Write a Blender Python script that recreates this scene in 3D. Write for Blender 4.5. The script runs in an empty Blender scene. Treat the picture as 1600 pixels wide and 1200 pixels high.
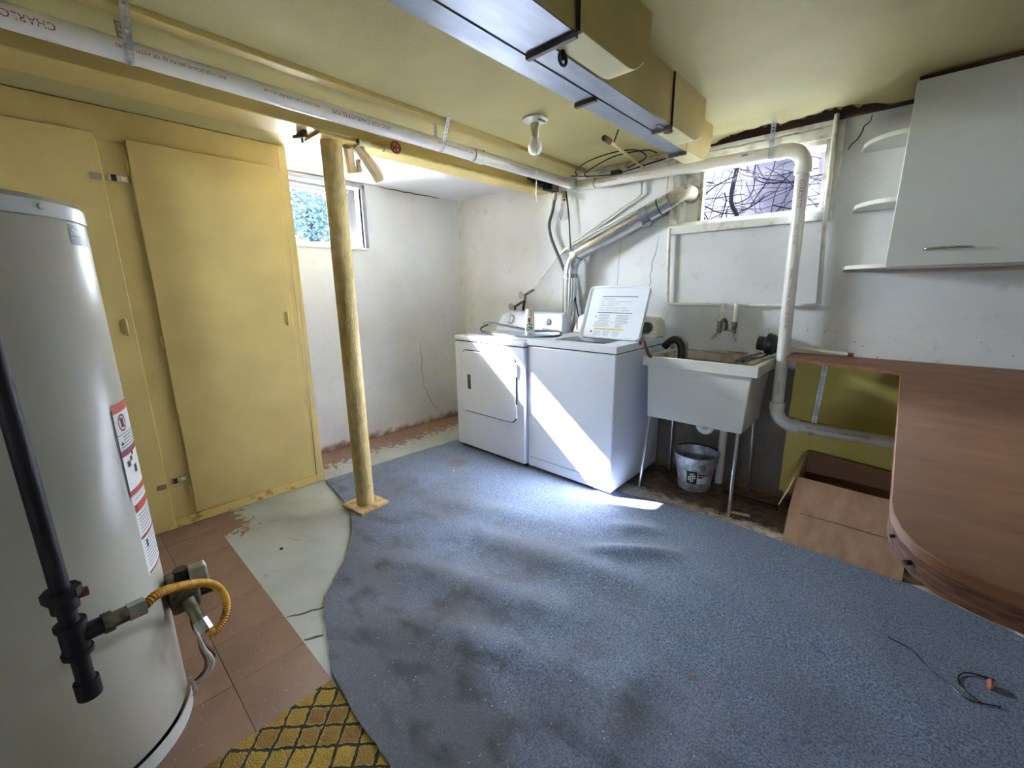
import bpy, bmesh, math, random
from mathutils import Vector, Matrix, noise

random.seed(7)
SC = bpy.context.scene
COL = SC.collection
PI = math.pi

# ------------------------------------------------------------------ camera
cam_d = bpy.data.cameras.new('camera')
cam = bpy.data.objects.new('camera', cam_d)
COL.objects.link(cam)
cam_d.sensor_width = 36.0
cam_d.lens = 656.824 / 1600 * 36.0
cam_d.clip_start = 0.02
_r = Vector((0.73760892, 0.67513935, -0.01095144))
_d = Vector((0.14137695, -0.17027709, -0.97520166))
_f = Vector((-0.66026179, 0.71776916, -0.22104704))
cam.matrix_world = Matrix(((_r.x, -_d.x, -_f.x, 3.27),
                           (_r.y, -_d.y, -_f.y, -2.85),
                           (_r.z, -_d.z, -_f.z, 1.27), (0, 0, 0, 1)))
SC.camera = cam

# ------------------------------------------------------------------ sky, sun, exposure
w = bpy.data.worlds.new('sky')
SC.world = w
w.use_nodes = True
_bg = w.node_tree.nodes['Background']
_bg.inputs[0].default_value = (0.80, 0.90, 1.0, 1)
_bg.inputs[1].default_value = 130.0
SUN_DIR = Vector((1.0, 0.46, -0.79))
sd = bpy.data.lights.new('sun', 'SUN')
sd.energy = 370
sd.angle = math.radians(1.2)
sd.color = (0.97, 0.98, 1.0)
sun = bpy.data.objects.new('sun', sd)
COL.objects.link(sun)
sun.rotation_euler = SUN_DIR.to_track_quat('-Z', 'Y').to_euler()
sun.location = (-6, -4, 8)


def portal(name, loc, sx, sy, look):
    """marks a window opening for the renderer's sky sampling; gives off no light itself"""
    l = bpy.data.lights.new(name, 'AREA')
    l.shape = 'RECTANGLE'
    l.size, l.size_y = sx, sy
    l.cycles.is_portal = True
    o = bpy.data.objects.new(name, l)
    COL.objects.link(o)
    o.location = loc
    q = Vector(look)
    o.rotation_euler = q.to_track_quat('-Z', 'Z' if abs(q.z) < .9 else 'Y').to_euler()


portal('portal_window_left', (-0.24, -1.44, 1.825), 0.83, 0.47, (1, 0, 0))
portal('portal_window_back', (2.5, 0.24, 1.865), 0.84, 0.43, (0, -1, 0))
portal('portal_fill_window', (4.0, -7.24, 1.785), 0.70, 0.33, (0, 1, 0))

SC.view_settings.view_transform = 'Standard'
SC.view_settings.look = 'None'
SC.view_settings.exposure = 0.2
SC.view_settings.gamma = 1.0
SC.view_settings.use_curve_mapping = False
SC.cycles.max_bounces = 14
SC.cycles.diffuse_bounces = 8
SC.cycles.transparent_max_bounces = 12
SC.cycles.sample_clamp_indirect = 60.0
SC.cycles.caustics_reflective = False
SC.cycles.caustics_refractive = False
SC.cycles.use_denoising = True


# ------------------------------------------------------------------ materials
def srgb(c):
    return tuple(((v / 255) / 12.92 if v / 255 <= 0.04045 else ((v / 255 + 0.055) / 1.055) ** 2.4) for v in c) + (1,)


def mat(name, c, rough=0.6, metal=0.0, var=0.0, scale=8.0, c2=None, lo=0.35, hi=0.65, bump=0.0, bscale=60.0,
        stretch=(1, 1, 1), spec=0.5, detail=4.0):
    """principled material; an object-space noise blends c with c2 (or with a var-darker c)"""
    m = bpy.data.materials.new(name)
    m.use_nodes = True
    nt = m.node_tree
    b = nt.nodes['Principled BSDF']
    b.inputs['Roughness'].default_value = rough
    b.inputs['Metallic'].default_value = metal
    b.inputs['Specular IOR Level'].default_value = spec
    c = srgb(c)
    if c2 is not None:
        c2 = srgb(c2)
    elif var:
        c2 = tuple(v * (1 - var) for v in c[:3]) + (1,)
    tc = nt.nodes.new('ShaderNodeTexCoord')
    mp = nt.nodes.new('ShaderNodeMapping')
    mp.inputs['Scale'].default_value = stretch
    nt.links.new(tc.outputs['Object'], mp.inputs['Vector'])
    if c2 is not None:
        n = nt.nodes.new('ShaderNodeTexNoise')
        n.inputs['Scale'].default_value = scale
        n.inputs['Detail'].default_value = detail
        nt.links.new(mp.outputs[0], n.inputs['Vector'])
        r = nt.nodes.new('ShaderNodeValToRGB')
        r.color_ramp.elements[0].position = lo
        r.color_ramp.elements[1].position = hi
        r.color_ramp.elements[0].color = c
        r.color_ramp.elements[1].color = c2
        nt.links.new(n.outputs['Fac'], r.inputs[0])
        nt.links.new(r.outputs[0], b.inputs['Base Color'])
    else:
        b.inputs['Base Color'].default_value = c
    if bump:
        n2 = nt.nodes.new('ShaderNodeTexNoise')
        n2.inputs['Scale'].default_value = bscale
        n2.inputs['Detail'].default_value = 3
        nt.links.new(mp.outputs[0], n2.inputs['Vector'])
        bp = nt.nodes.new('ShaderNodeBump')
        bp.inputs['Strength'].default_value = bump
        bp.inputs['Distance'].default_value = 0.01
        nt.links.new(n2.outputs['Fac'], bp.inputs['Height'])
        nt.links.new(bp.outputs[0], b.inputs['Normal'])
    return m


class NT:
    """small node helper for the few hand-made materials"""
    def __init__(s, name, rough=0.8):
        s.m = bpy.data.materials.new(name)
        s.m.use_nodes = True
        s.t = s.m.node_tree
        s.b = s.t.nodes['Principled BSDF']
        s.b.inputs['Roughness'].default_value = rough
        tc = s.t.nodes.new('ShaderNodeTexCoord')
        s.co = tc.outputs['Object']
        sep = s.t.nodes.new('ShaderNodeSeparateXYZ')
        s.t.links.new(s.co, sep.inputs[0])
        s.x, s.y, s.z = sep.outputs

    def put(s, sock, v):
        if hasattr(v, 'links'):
            s.t.links.new(v, sock)
        else:
            sock.default_value = v

    def math(s, op, a, b=0.0, clamp=False):
        n = s.t.nodes.new('ShaderNodeMath')
        n.operation = op
        n.use_clamp = clamp
        s.put(n.inputs[0], a)
        s.put(n.inputs[1], b)
        return n.outputs[0]

    def noise(s, scale, detail=4, stretch=(1, 1, 1)):
        mp = s.t.nodes.new('ShaderNodeMapping')
        mp.inputs['Scale'].default_value = stretch
        s.t.links.new(s.co, mp.inputs[0])
        n = s.t.nodes.new('ShaderNodeTexNoise')
        n.inputs['Scale'].default_value = scale
        n.inputs['Detail'].default_value = detail
        s.t.links.new(mp.outputs[0], n.inputs['Vector'])
        return n.outputs['Fac']

    def step(s, v, lo, hi):
        n = s.t.nodes.new('ShaderNodeMapRange')
        n.clamp = True
        s.put(n.inputs[0], v)
        n.inputs[1].default_value = lo
        n.inputs[2].default_value = hi
        return n.outputs[0]

    def mix(s, f, a, b):
        n = s.t.nodes.new('ShaderNodeMix')
        n.data_type = 'RGBA'
        s.put(n.inputs[0], f)
        s.put(n.inputs[6], a)
        s.put(n.inputs[7], b)
        return n.outputs[2]

    def bump(s, h, strength, dist=0.01):
        bp = s.t.nodes.new('ShaderNodeBump')
        bp.inputs['Strength'].default_value = strength
        bp.inputs['Distance'].default_value = dist
        s.put(bp.inputs['Height'], h)
        s.t.links.new(bp.outputs[0], s.b.inputs['Normal'])

    def color(s, c):
        s.put(s.b.inputs['Base Color'], c)
        return s.m


M = {}
M['yellow_ceiling'] = mat('yellow_ceiling', (186, 174, 118), .75, var=.12, scale=3, bump=.15, bscale=90)
M['yellow'] = mat('yellow_paint', (206, 182, 114), .5, var=.14, scale=4, bump=.06, bscale=40)
M['yellow_worn'] = mat('yellow_worn', (212, 184, 104), .6, c2=(140, 110, 60), scale=22, lo=.58, hi=.72)
M['post'] = mat('post_paint', (220, 196, 134), .55, c2=(196, 168, 106), scale=30, bump=.45, bscale=120, stretch=(1, 1, .6))
M['rusty_plate'] = mat('rusty_plate', (208, 182, 124), .7, c2=(158, 108, 72), scale=26, lo=.45, hi=.75)
M['white_ceiling'] = mat('white_ceiling', (206, 208, 212), .8, var=.05, scale=3)
M['white_trim'] = mat('white_trim', (226, 224, 218), .5, var=.12, scale=9)
M['old_trim'] = mat('old_trim', (212, 210, 202), .65, c2=(160, 150, 135), scale=14, lo=.5, hi=.75, bump=.2)
M['pvc'] = mat('pvc', (226, 222, 218), .3, var=.05, scale=6)
M['pvc_joint'] = mat('pvc_fitting', (228, 225, 218), .28, var=.05, scale=12)
M['red_print'] = mat('red_print', (150, 52, 48), .7)
M['primer'] = mat('orange_primer', (190, 110, 60), .5)
M['galv'] = mat('galvanised', (205, 208, 214), .38, .75, c2=(165, 170, 180), scale=16, lo=.4, hi=.6)
M['duct_metal'] = mat('duct_sheet_metal', (164, 168, 176), .42, .7, c2=(134, 140, 152), scale=7, lo=.3, hi=.7, stretch=(2, .6, 1))
M['cleat'] = mat('dark_cleat', (92, 86, 76), .5, .4)
M['seam'] = mat('dark_seam', (26, 24, 20), .9)
M['cream_duct'] = mat('cream_duct', (222, 212, 160), .55, var=.08, scale=8)
M['duct_yellow'] = mat('duct_yellow', (192, 168, 104), .6, var=.14, scale=6, bump=.08)
M['chrome'] = mat('chrome', (214, 212, 206), .18, 1.0)
M['steel'] = mat('steel', (190, 190, 188), .32, .9, var=.25, scale=30)
M['foil'] = mat('foil_pipe', (224, 226, 230), .22, .95, var=.12, scale=18, bump=.06, bscale=30)
M['duct_tape'] = mat('duct_tape', (120, 124, 134), .5, .2, var=.2, scale=40)
M['enamel'] = mat('white_enamel', (222, 227, 242), .26, var=.02, scale=3)
M['enamel_top'] = mat('white_enamel_top', (226, 230, 242), .25)
M['enamel_dull'] = mat('cream_plastic', (222, 217, 203), .4, var=.06, scale=7)
M['tub'] = mat('tub_plastic', (224, 222, 214), .5, var=.06, scale=6)
M['tub_dirty'] = mat('tub_inside', (206, 190, 170), .6, c2=(120, 90, 62), scale=11, lo=.5, hi=.75)
M['black'] = mat('black_rubber', (24, 24, 26), .4)
M['black_matte'] = mat('black_matte', (22, 21, 22), .8)
M['black_iron'] = mat('black_iron', (38, 32, 36), .5, .3, var=.3, scale=25)
M['grey_iron'] = mat('weathered_fitting', (128, 120, 96), .55, .5, c2=(70, 62, 48), scale=40)
M['grey_hose'] = mat('grey_hose', (84, 86, 96), .45)
M['brass_flex'] = mat('yellow_gas_hose', (206, 152, 40), .45, var=.15, scale=30)
M['heater'] = mat('heater_enamel', (190, 186, 174), .3, var=.05, scale=4)
M['heater_top'] = mat('heater_top', (200, 200, 196), .3)
M['label_white'] = mat('label_white', (228, 228, 224), .5)
M['label_red'] = mat('label_red', (198, 78, 58), .5)
M['label_dark_red'] = mat('label_dark_red', (150, 34, 48), .5)
M['print_black'] = mat('print_black', (40, 40, 44), .6)
M['print_grey'] = mat('print_grey', (128, 132, 140), .6)
M['label_blue'] = mat('label_blue_grey', (84, 92, 108), .35)
M['yellow_print'] = mat('yellow_print', (222, 200, 70), .6)
M['green_print'] = mat('green_print', (52, 128, 84), .5)
M['red'] = mat('red_handle', (150, 44, 34), .45, var=.2, scale=40)
M['tan_wrap'] = mat('tan_pipe_wrap', (205, 186, 152), .7, var=.18, scale=16, bump=.3, bscale=25)
M['pipe_cream'] = mat('painted_pipe', (222, 218, 206), .5, c2=(176, 166, 148), scale=18, lo=.55, hi=.8)
M['pipe_yellow'] = mat('yellow_painted_pipe', (206, 186, 116), .5, var=.15, scale=18)
M['stained_pipe'] = mat('stained_pipe', (170, 162, 144), .6, c2=(112, 84, 60), scale=16, lo=.5, hi=.7)
M['frame_grey'] = mat('grey_window_paint', (150, 150, 160), .6, var=.1, scale=10)
M['rust'] = mat('rust', (120, 72, 48), .8, c2=(70, 44, 32), scale=40)
M['dark_wood'] = mat('dark_wood', (74, 44, 34), .8, c2=(34, 20, 16), scale=12, stretch=(.3, 3, 3))
M['torn_board'] = mat('torn_board', (168, 140, 96), .9, c2=(110, 84, 56), scale=30)
M['cardboard'] = mat('cardboard', (178, 142, 116), .85, c2=(158, 122, 98), scale=5, bump=.1, bscale=120, stretch=(4, 4, .4))
M['cardboard_dark'] = mat('cardboard_inside', (134, 98, 76), .9)
M['cardboard_edge'] = mat('cardboard_edge', (204, 172, 140), .9)
M['cabinet'] = mat('cabinet_white', (196, 196, 190), .5, var=.04, scale=5)
M['cabinet_edge'] = mat('cabinet_edge', (232, 230, 222), .45)
M['vinyl_white'] = mat('white_vinyl', (208, 216, 220), .45, var=.06, scale=5)
M['bucket'] = mat('galvanised_bucket', (214, 218, 226), .45, .45, c2=(150, 154, 162), scale=26)
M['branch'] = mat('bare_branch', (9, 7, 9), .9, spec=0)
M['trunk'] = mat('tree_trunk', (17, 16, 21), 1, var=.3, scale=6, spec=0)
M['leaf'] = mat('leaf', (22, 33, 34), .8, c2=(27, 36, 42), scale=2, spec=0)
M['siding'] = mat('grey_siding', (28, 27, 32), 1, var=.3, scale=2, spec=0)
M['ground'] = mat('outdoor_ground', (196, 194, 184), .95, var=.2, scale=2, spec=.1)
M['frosted_bulb'] = mat('bulb_glass', (238, 238, 232), .12)
M['porcelain'] = mat('porcelain', (226, 224, 214), .25)
M['wire'] = mat('wire_red', (120, 60, 56), .6)
M['wire_white'] = mat('wire_white', (190, 186, 178), .6)
M['crack'] = mat('crack_dark', (96, 90, 82), .95)


def glass_mat():
    m = bpy.data.materials.new('window_glass')
    m.use_nodes = True
    nt = m.node_tree
    nt.nodes.remove(nt.nodes['Principled BSDF'])
    out = nt.nodes['Material Output']
    tr = nt.nodes.new('ShaderNodeBsdfTransparent')
    tr.inputs[0].default_value = (.95, .97, .98, 1)
    gl = nt.nodes.new('ShaderNodeBsdfGlossy')
    gl.inputs['Roughness'].default_value = .03
    fr = nt.nodes.new('ShaderNodeFresnel')
    fr.inputs[0].default_value = 1.35
    mx = nt.nodes.new('ShaderNodeMixShader')
    nt.links.new(fr.outputs[0], mx.inputs[0])
    nt.links.new(tr.outputs[0], mx.inputs[1])
    nt.links.new(gl.outputs[0], mx.inputs[2])
    nt.links.new(mx.outputs[0], out.inputs[0])
    return m


M['glass'] = glass_mat()


def wall_white():
    n = NT('white_wall_paint', .8)
    big = n.noise(1.6, 5)
    fine = n.noise(14, 6)
    streak = n.noise(6, 4, (1, 1, .25))
    c = n.mix(n.step(big, .35, .7), srgb((224, 226, 230)), srgb((208, 208, 208)))
    c = n.mix(n.math('MULTIPLY', n.step(fine, .62, .8), .45), c, srgb((186, 178, 164)))
    # peeled, bare concrete along the foot of the wall
    h = n.math('ADD', n.z, n.math('MULTIPLY', fine, -.16))
    c = n.mix(n.step(h, -.02, -.08), c, srgb((150, 118, 98)))
    n.bump(n.math('ADD', streak, n.math('MULTIPLY', fine, .5)), .35, .012)
    return n.color(c)


M['white_wall'] = wall_white()


def wall_back():
    n = NT('back_wall_paint', .8)
    big = n.noise(1.6, 5)
    fine = n.noise(13, 6)
    c = n.mix(n.step(big, .35, .7), srgb((224, 225, 228)), srgb((204, 203, 202)))
    c = n.mix(n.math('MULTIPLY', n.step(fine, .6, .8), .5), c, srgb((176, 166, 150)))
    # mould specks low down behind the laundry tub
    sp = n.math('MULTIPLY', n.step(n.noise(60, 2), .66, .72), n.step(n.z, 1.15, .9))
    sp = n.math('MULTIPLY', sp, n.step(n.x, 2.25, 2.4))
    c = n.mix(sp, c, srgb((70, 62, 54)))
    sx = n.math('MULTIPLY', n.math('SUBTRACT', n.x, 3.13), 5.5)
    sz = n.math('MULTIPLY', n.math('SUBTRACT', n.z, 2.045), 11.0)
    so = n.math('SQRT', n.math('ADD', n.math('MULTIPLY', sx, sx), n.math('MULTIPLY', sz, sz)))
    so = n.math('MULTIPLY', n.step(n.math('ADD', so, n.math('MULTIPLY', big, .9)), 1.25, .45), .6)
    c = n.mix(so, c, srgb((92, 88, 84)))
    # unpainted concrete plus shade under the tub, put into the colour below the rim
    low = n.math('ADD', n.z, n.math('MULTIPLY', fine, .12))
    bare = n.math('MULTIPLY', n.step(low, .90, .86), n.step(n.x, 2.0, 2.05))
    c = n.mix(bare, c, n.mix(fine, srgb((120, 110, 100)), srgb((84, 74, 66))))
    # yellow painted part under the counter
    ed = n.math('ADD', n.x, n.math('MULTIPLY', n.noise(5, 3), .012))
    yel = n.math('MULTIPLY', n.step(ed, 2.868, 2.872), n.step(n.z, .885, .88))
    c = n.mix(yel, c, n.mix(fine, srgb((214, 196, 108)), srgb((196, 174, 88))))
    foot = n.math('ADD', n.z, n.math('MULTIPLY', fine, -.2))
    c = n.mix(n.step(foot, -.03, -.08), c, srgb((104, 82, 64)))
    n.bump(n.math('ADD', fine, big), .4, .012)
    return n.color(c)


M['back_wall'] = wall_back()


def floor_mat():
    n = NT('painted_concrete', .45)
    f1 = n.noise(4, 6)
    f2 = n.noise(22, 6)
    c = n.mix(n.step(f1, .35, .7), srgb((184, 187, 180)), srgb((166, 168, 160)))
    c = n.mix(n.math('MULTIPLY', n.step(f2, .66, .8), .6), c, srgb((116, 104, 92)))
    # paint worn off along the left and back walls
    wl = n.math('ADD', n.x, n.math('MULTIPLY', f2, -.62))
    wl = n.step(n.math('ADD', wl, n.math('MULTIPLY', f1, .1)), .06, .0)
    c = n.mix(wl, c, n.mix(f2, srgb((172, 138, 122)), srgb((112, 82, 68))))
    wb = n.math('ADD', n.y, n.math('MULTIPLY', f2, .10))
    pale = n.math('MULTIPLY', n.step(wb, -.60, -.52), n.step(n.x, 2.0, 2.35))
    c = n.mix(pale, c, n.mix(n.step(f2, .4, .6), srgb((216, 204, 190)), srgb((176, 150, 130))))
    wb = n.math('MULTIPLY', n.step(wb, -.42, -.36), n.step(n.x, 1.9, 2.1))
    c = n.mix(wb, c, n.mix(n.step(f2, .35, .65), srgb((128, 106, 84)), srgb((72, 56, 44))))
    chip = n.math('MULTIPLY', n.step(n.math('ADD', n.math('ADD', n.x, n.math('MULTIPLY', n.y, .0)), n.math('MULTIPLY', f2, .4)), 1.0, .98),
                  n.step(n.math('ADD', n.y, n.math('MULTIPLY', f2, .35)), -2.10, -2.14))
    c = n.mix(chip, c, srgb((138, 108, 92)))
    n.b.inputs['Roughness'].default_value = .5
    n.bump(f2, .15, .006)
    return n.color(c)


M['floor'] = floor_mat()


def tile_mat():
    n = NT('brown_tile', .5)
    f1 = n.noise(5, 6)
    f2 = n.noise(40, 6, (1, 3, 1))
    c = n.mix(n.step(f1, .3, .7), srgb((150, 118, 98)), srgb((128, 100, 84)))
    c = n.mix(n.math('MULTIPLY', n.step(f2, .6, .75), .5), c, srgb((186, 160, 142)))
    return n.color(c)


M['tile'] = tile_mat()


def carpet_mat():
    n = NT('blue_carpet', .95)
    f = n.noise(420, 2)
    f2 = n.noise(150, 3)
    g = n.noise(2.6, 7)
    g2 = n.noise(1.1, 4, (1, 1.6, 1))
    c = n.mix(n.step(n.math('ADD', n.math('MULTIPLY', f, .5), n.math('MULTIPLY', f2, .5)), .40, .60), srgb((70, 82, 108)), srgb((146, 160, 186)))
    # patchy grey, stronger and darker towards the camera end
    near_end = n.math('ADD', n.math('MULTIPLY', n.y, -.55), n.math('MULTIPLY', n.x, -.10))
    grey_amt = n.math('MULTIPLY', n.step(n.math('ADD', near_end, n.math('MULTIPLY', g, 1.15)), 1.02, 1.62), .82)
    c = n.mix(grey_amt, c, n.mix(f, srgb((64, 64, 68)), srgb((120, 118, 120))))
    c = n.mix(n.math('MULTIPLY', n.step(g2, .55, .72), .35), c, srgb((96, 92, 94)))
    # darker blotches towards the same end and pale lint
    bl = n.math('MULTIPLY', n.step(n.noise(7, 6, (1, 1.5, 1)), .50, .68), n.step(near_end, .45, .95))
    c = n.mix(n.math('MULTIPLY', bl, .6), c, srgb((52, 52, 56)))
    c = n.mix(n.math('MULTIPLY', n.step(n.noise(90, 1), .74, .77), .7), c, srgb((190, 190, 190)))
    st = n.math('SUBTRACT', n.math('MULTIPLY', n.x, 1.0), .98)
    st2 = n.math('ADD', n.y, .98)
    d = n.math('SQRT', n.math('ADD', n.math('MULTIPLY', st, st), n.math('MULTIPLY', st2, st2)))
    d = n.math('ADD', d, n.math('MULTIPLY', g, .18))
    c = n.mix(n.math('MULTIPLY', n.step(d, .20, .16), .7), c, srgb((112, 100, 98)))
    n.bump(f, .5, .004)
    n.b.inputs['Specular IOR Level'].default_value = .1
    n.b.inputs['Sheen Weight'].default_value = .25
    n.b.inputs['Sheen Roughness'].default_value = .5
    return n.color(c)


M['carpet'] = carpet_mat()


def rug_mat():
    n = NT('gold_rug', .95)
    S = .0853
    wob = n.math('MULTIPLY', n.math('SUBTRACT', n.noise(55, 2), .5), .25)
    u = n.math('ADD', n.math('DIVIDE', n.math('ADD', n.math('ADD', n.x, n.y), .415), S), wob)
    v = n.math('ADD', n.math('DIVIDE', n.math('ADD', n.math('SUBTRACT', n.y, n.x), 4.674), S), wob)
    fu = n.math('ABSOLUTE', n.math('SUBTRACT', n.math('FRACT', u), .5))
    fv = n.math('ABSOLUTE', n.math('SUBTRACT', n.math('FRACT', v), .5))
    ln = n.math('MAXIMUM', fu, fv)
    cu = n.math('FLOOR', u)
    cv = n.math('FLOOR', v)
    wn = n.t.nodes.new('ShaderNodeTexWhiteNoise')
    wn.noise_dimensions = '2D'
    cb = n.t.nodes.new('ShaderNodeCombineXYZ')
    n.put(cb.inputs[0], cu)
    n.put(cb.inputs[1], cv)
    n.t.links.new(cb.outputs[0], wn.inputs['Vector'])
    pile = n.noise(260, 2)
    c = n.mix(n.step(wn.outputs[0], .3, .7), srgb((186, 150, 60)), srgb((150, 110, 52)))
    c = n.mix(n.math('MULTIPLY', pile, .4), c, srgb((110, 84, 36)))
    c = n.mix(n.step(ln, .37, .41), c, srgb((168, 150, 80)))
    c = n.mix(n.step(ln, .42, .44), c, srgb((58, 46, 24)))
    n.bump(n.math('ADD', pile, n.math('MULTIPLY', ln, -1.2)), .8, .01)
    return n.color(c)


M['rug'] = rug_mat()


def plywood_mat():
    n = NT('plywood_top', .55)
    g = n.noise(7, 8, (.9, 1.5, 1))
    f = n.noise(34, 6, (.7, 1.8, 1))
    b = n.noise(1.8, 3)
    c = n.mix(n.step(g, .3, .72), srgb((152, 104, 70)), srgb((122, 82, 56)))
    c = n.mix(n.math('MULTIPLY', n.step(f, .5, .75), .45), c, srgb((104, 72, 54)))
    c = n.mix(n.math('MULTIPLY', n.step(b, .5, .75), .3), c, srgb((166, 132, 112)))
    sc = n.math('MULTIPLY', n.step(n.noise(5, 3, (.6, 3, 1)), .66, .74), .35)
    c = n.mix(sc, c, srgb((186, 160, 142)))
    k = n.math('MULTIPLY', n.step(n.noise(13, 2, (.7, 2, 1)), .71, .76), .7)
    c = n.mix(k, c, srgb((60, 48, 46)))
    n.b.inputs['Specular IOR Level'].default_value = .3
    return n.color(c)


M['plywood'] = plywood_mat()
M['plywood_edge'] = mat('plywood_edge', (126, 82, 58), .8, c2=(70, 44, 34), scale=30, stretch=(1, 1, 6))

# ------------------------------------------------------------------ building helpers
ORG = {}


class B:
    """collects primitives in world space; obj() links them as one mesh"""
    def __init__(s):
        s.bm = bmesh.new()

    def poly(s, pts):
        vs = [s.bm.verts.new(p) for p in pts]
        s.bm.faces.new(vs)
        return s

    def hexa(s, lo, hi):
        """lo / hi: four corners of the bottom and of the top, counter-clockwise seen from above"""
        a = [s.bm.verts.new(p) for p in lo]
        b = [s.bm.verts.new(p) for p in hi]
        s.bm.faces.new(a[::-1])
        s.bm.faces.new(b)
        for i in range(4):
            j = (i + 1) % 4
            s.bm.faces.new((a[i], a[j], b[j], b[i]))
        return s

    def box(s, x0, x1, y0, y1, z0, z1):
        return s.hexa([(x0, y0, z0), (x1, y0, z0), (x1, y1, z0), (x0, y1, z0)],
                      [(x0, y0, z1), (x1, y0, z1), (x1, y1, z1), (x0, y1, z1)])

    def cyl(s, p0, p1, r, seg=20, r2=None, caps=True):
        return s.tube([p0, p1], [r, r if r2 is None else r2], seg, caps)

    def tube(s, pts, r, seg=10, caps=True):
        pts = [Vector(p) for p in pts]
        n = len(pts)
        rr = r if isinstance(r, (list, tuple)) else [r] * n
        rings = []
        up = None
        for i, p in enumerate(pts):
            t = (pts[min(i + 1, n - 1)] - pts[max(i - 1, 0)])
            if t.length < 1e-9:
                t = Vector((0, 0, 1))
            t.normalize()
            if up is None:
                up = Vector((0, 0, 1)) if abs(t.z) < .9 else Vector((1, 0, 0))
            a = t.cross(up)
            if a.length < 1e-4:
                a = t.orthogonal()
            a.normalize()
            b = a.cross(t)
            b.normalize()
            up = b
            rings.append([s.bm.verts.new(p + (a * math.cos(2 * PI * k / seg) + b * math.sin(2 * PI * k / seg)) * rr[i])
                          for k in range(seg)])
        for i in range(n - 1):
            for k in range(seg):
                l = (k + 1) % seg
                s.bm.faces.new((rings[i][k], rings[i][l], rings[i + 1][l], rings[i + 1][k]))
        if caps:
            s.bm.faces.new(rings[0][::-1])
            s.bm.faces.new(rings[-1])
        return s

    def lathe(s, c, prof, seg=32, axis='z', mtx=None):
        """prof: (radius, height) pairs"""
        rings = []
        for r, h in prof:
            ring = []
            for k in range(seg):
                a = 2 * PI * k / seg
                p = Vector((r * math.cos(a), r * math.sin(a), h))
                if mtx is not None:
                    p = mtx @ p
                else:
                    if axis == 'x':
                        p = Vector((p.z, p.x, p.y))
                    elif axis == 'y':
                        p = Vector((p.x, p.z, -p.y))
                    p = p + Vector(c)
                ring.append(s.bm.verts.new(p))
            rings.append(ring)
        for i in range(len(rings) - 1):
            for k in range(seg):
                l = (k + 1) % seg
                s.bm.faces.new((rings[i][k], rings[i][l], rings[i + 1][l], rings[i + 1][k]))
        if prof[0][0] > 1e-5:
            s.bm.faces.new(rings[0][::-1])
        if prof[-1][0] > 1e-5:
            s.bm.faces.new(rings[-1])
        return s

    def prism(s, poly, d0, d1, plane='xy'):
        def P(a, b, d):
            return {'xy': (a, b, d), 'xz': (a, d, b), 'yz': (d, a, b)}[plane]
        lo = [s.bm.verts.new(P(a, b, d0)) for a, b in poly]
        hi = [s.bm.verts.new(P(a, b, d1)) for a, b in poly]
        s.bm.faces.new(lo[::-1])
        s.bm.faces.new(hi)
        n = len(poly)
        for i in range(n):
            j = (i + 1) % n
            s.bm.faces.new((lo[i], lo[j], hi[j], hi[i]))
        return s

    def ribbon(s, pts, width, side, thick=.0012):
        """a flat perforated or plain band along pts; side = width direction"""
        side = Vector(side).normalized() * (width / 2)
        pts = [Vector(p) for p in pts]
        n = len(pts)
        for i in range(n - 1):
            t = (pts[i + 1] - pts[i]).normalized()
            nn = t.cross(side).normalized() * (thick / 2)
            a, b = pts[i], pts[i + 1]
            s.hexa([a - side - nn, a + side - nn, b + side - nn, b - side - nn],
                   [a - side + nn, a + side + nn, b + side + nn, b - side + nn])
        return s

    def obj(s, name, m, parent=None, bevel=0.0, smooth=0.0, seg=2):
        bmesh.ops.remove_doubles(s.bm, verts=s.bm.verts, dist=1e-6)
        bmesh.ops.recalc_face_normals(s.bm, faces=s.bm.faces)
        me = bpy.data.meshes.new(name)
        org = ORG[parent.name] if parent is not None else Vector((0, 0, 0))
        if org.length:
            bmesh.ops.translate(s.bm, verts=s.bm.verts, vec=-org)
        s.bm.to_mesh(me)
        s.bm.free()
        me.materials.append(M[m] if isinstance(m, str) else m)
        o = bpy.data.objects.new(name, me)
        COL.objects.link(o)
        ORG[o.name] = org.copy()
        if parent is not None:
            o.parent = parent
        if smooth:
            for p in me.polygons:
                p.use_smooth = True
            me.set_sharp_from_angle(angle=math.radians(smooth))
        if bevel:
            b = o.modifiers.new('bevel', 'BEVEL')
            b.width = bevel
            b.segments = seg
            b.limit_method = 'ANGLE'
            b.angle_limit = math.radians(40)
            for p in me.polygons:
                p.use_smooth = True
            me.set_sharp_from_angle(angle=math.radians(40))
        return o


def thing(name, label, cat, loc, group=None):
    o = bpy.data.objects.new(name, None)
    COL.objects.link(o)
    o.location = loc
    o.empty_display_size = .1
    ORG[o.name] = Vector(loc)
    o['label'] = label
    o['category'] = cat
    if group:
        o['group'] = group
    return o


def tag(o, label, cat, group=None, kind=None):
    o['label'] = label
    o['category'] = cat
    if group:
        o['group'] = group
    if kind:
        o['kind'] = kind
    return o


def struct(o, label=None, cat=None):
    o['kind'] = 'structure'
    if label:
        o['label'] = label
    if cat:
        o['category'] = cat
    return o


def spline(pts, n=10):
    """Catmull-Rom through the points"""
    P = [Vector(p) for p in pts]
    P = [P[0] * 2 - P[1]] + P + [P[-1] * 2 - P[-2]]
    out = []
    for i in range(1, len(P) - 2):
        for k in range(n):
            t = k / n
            a, b, c, d = P[i - 1], P[i], P[i + 1], P[i + 2]
            out.append(.5 * ((2 * b) + (c - a) * t + (2 * a - 5 * b + 4 * c - d) * t * t + (3 * b - a - 3 * c + d) * t ** 3))
    out.append(P[-2])
    return out


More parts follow.
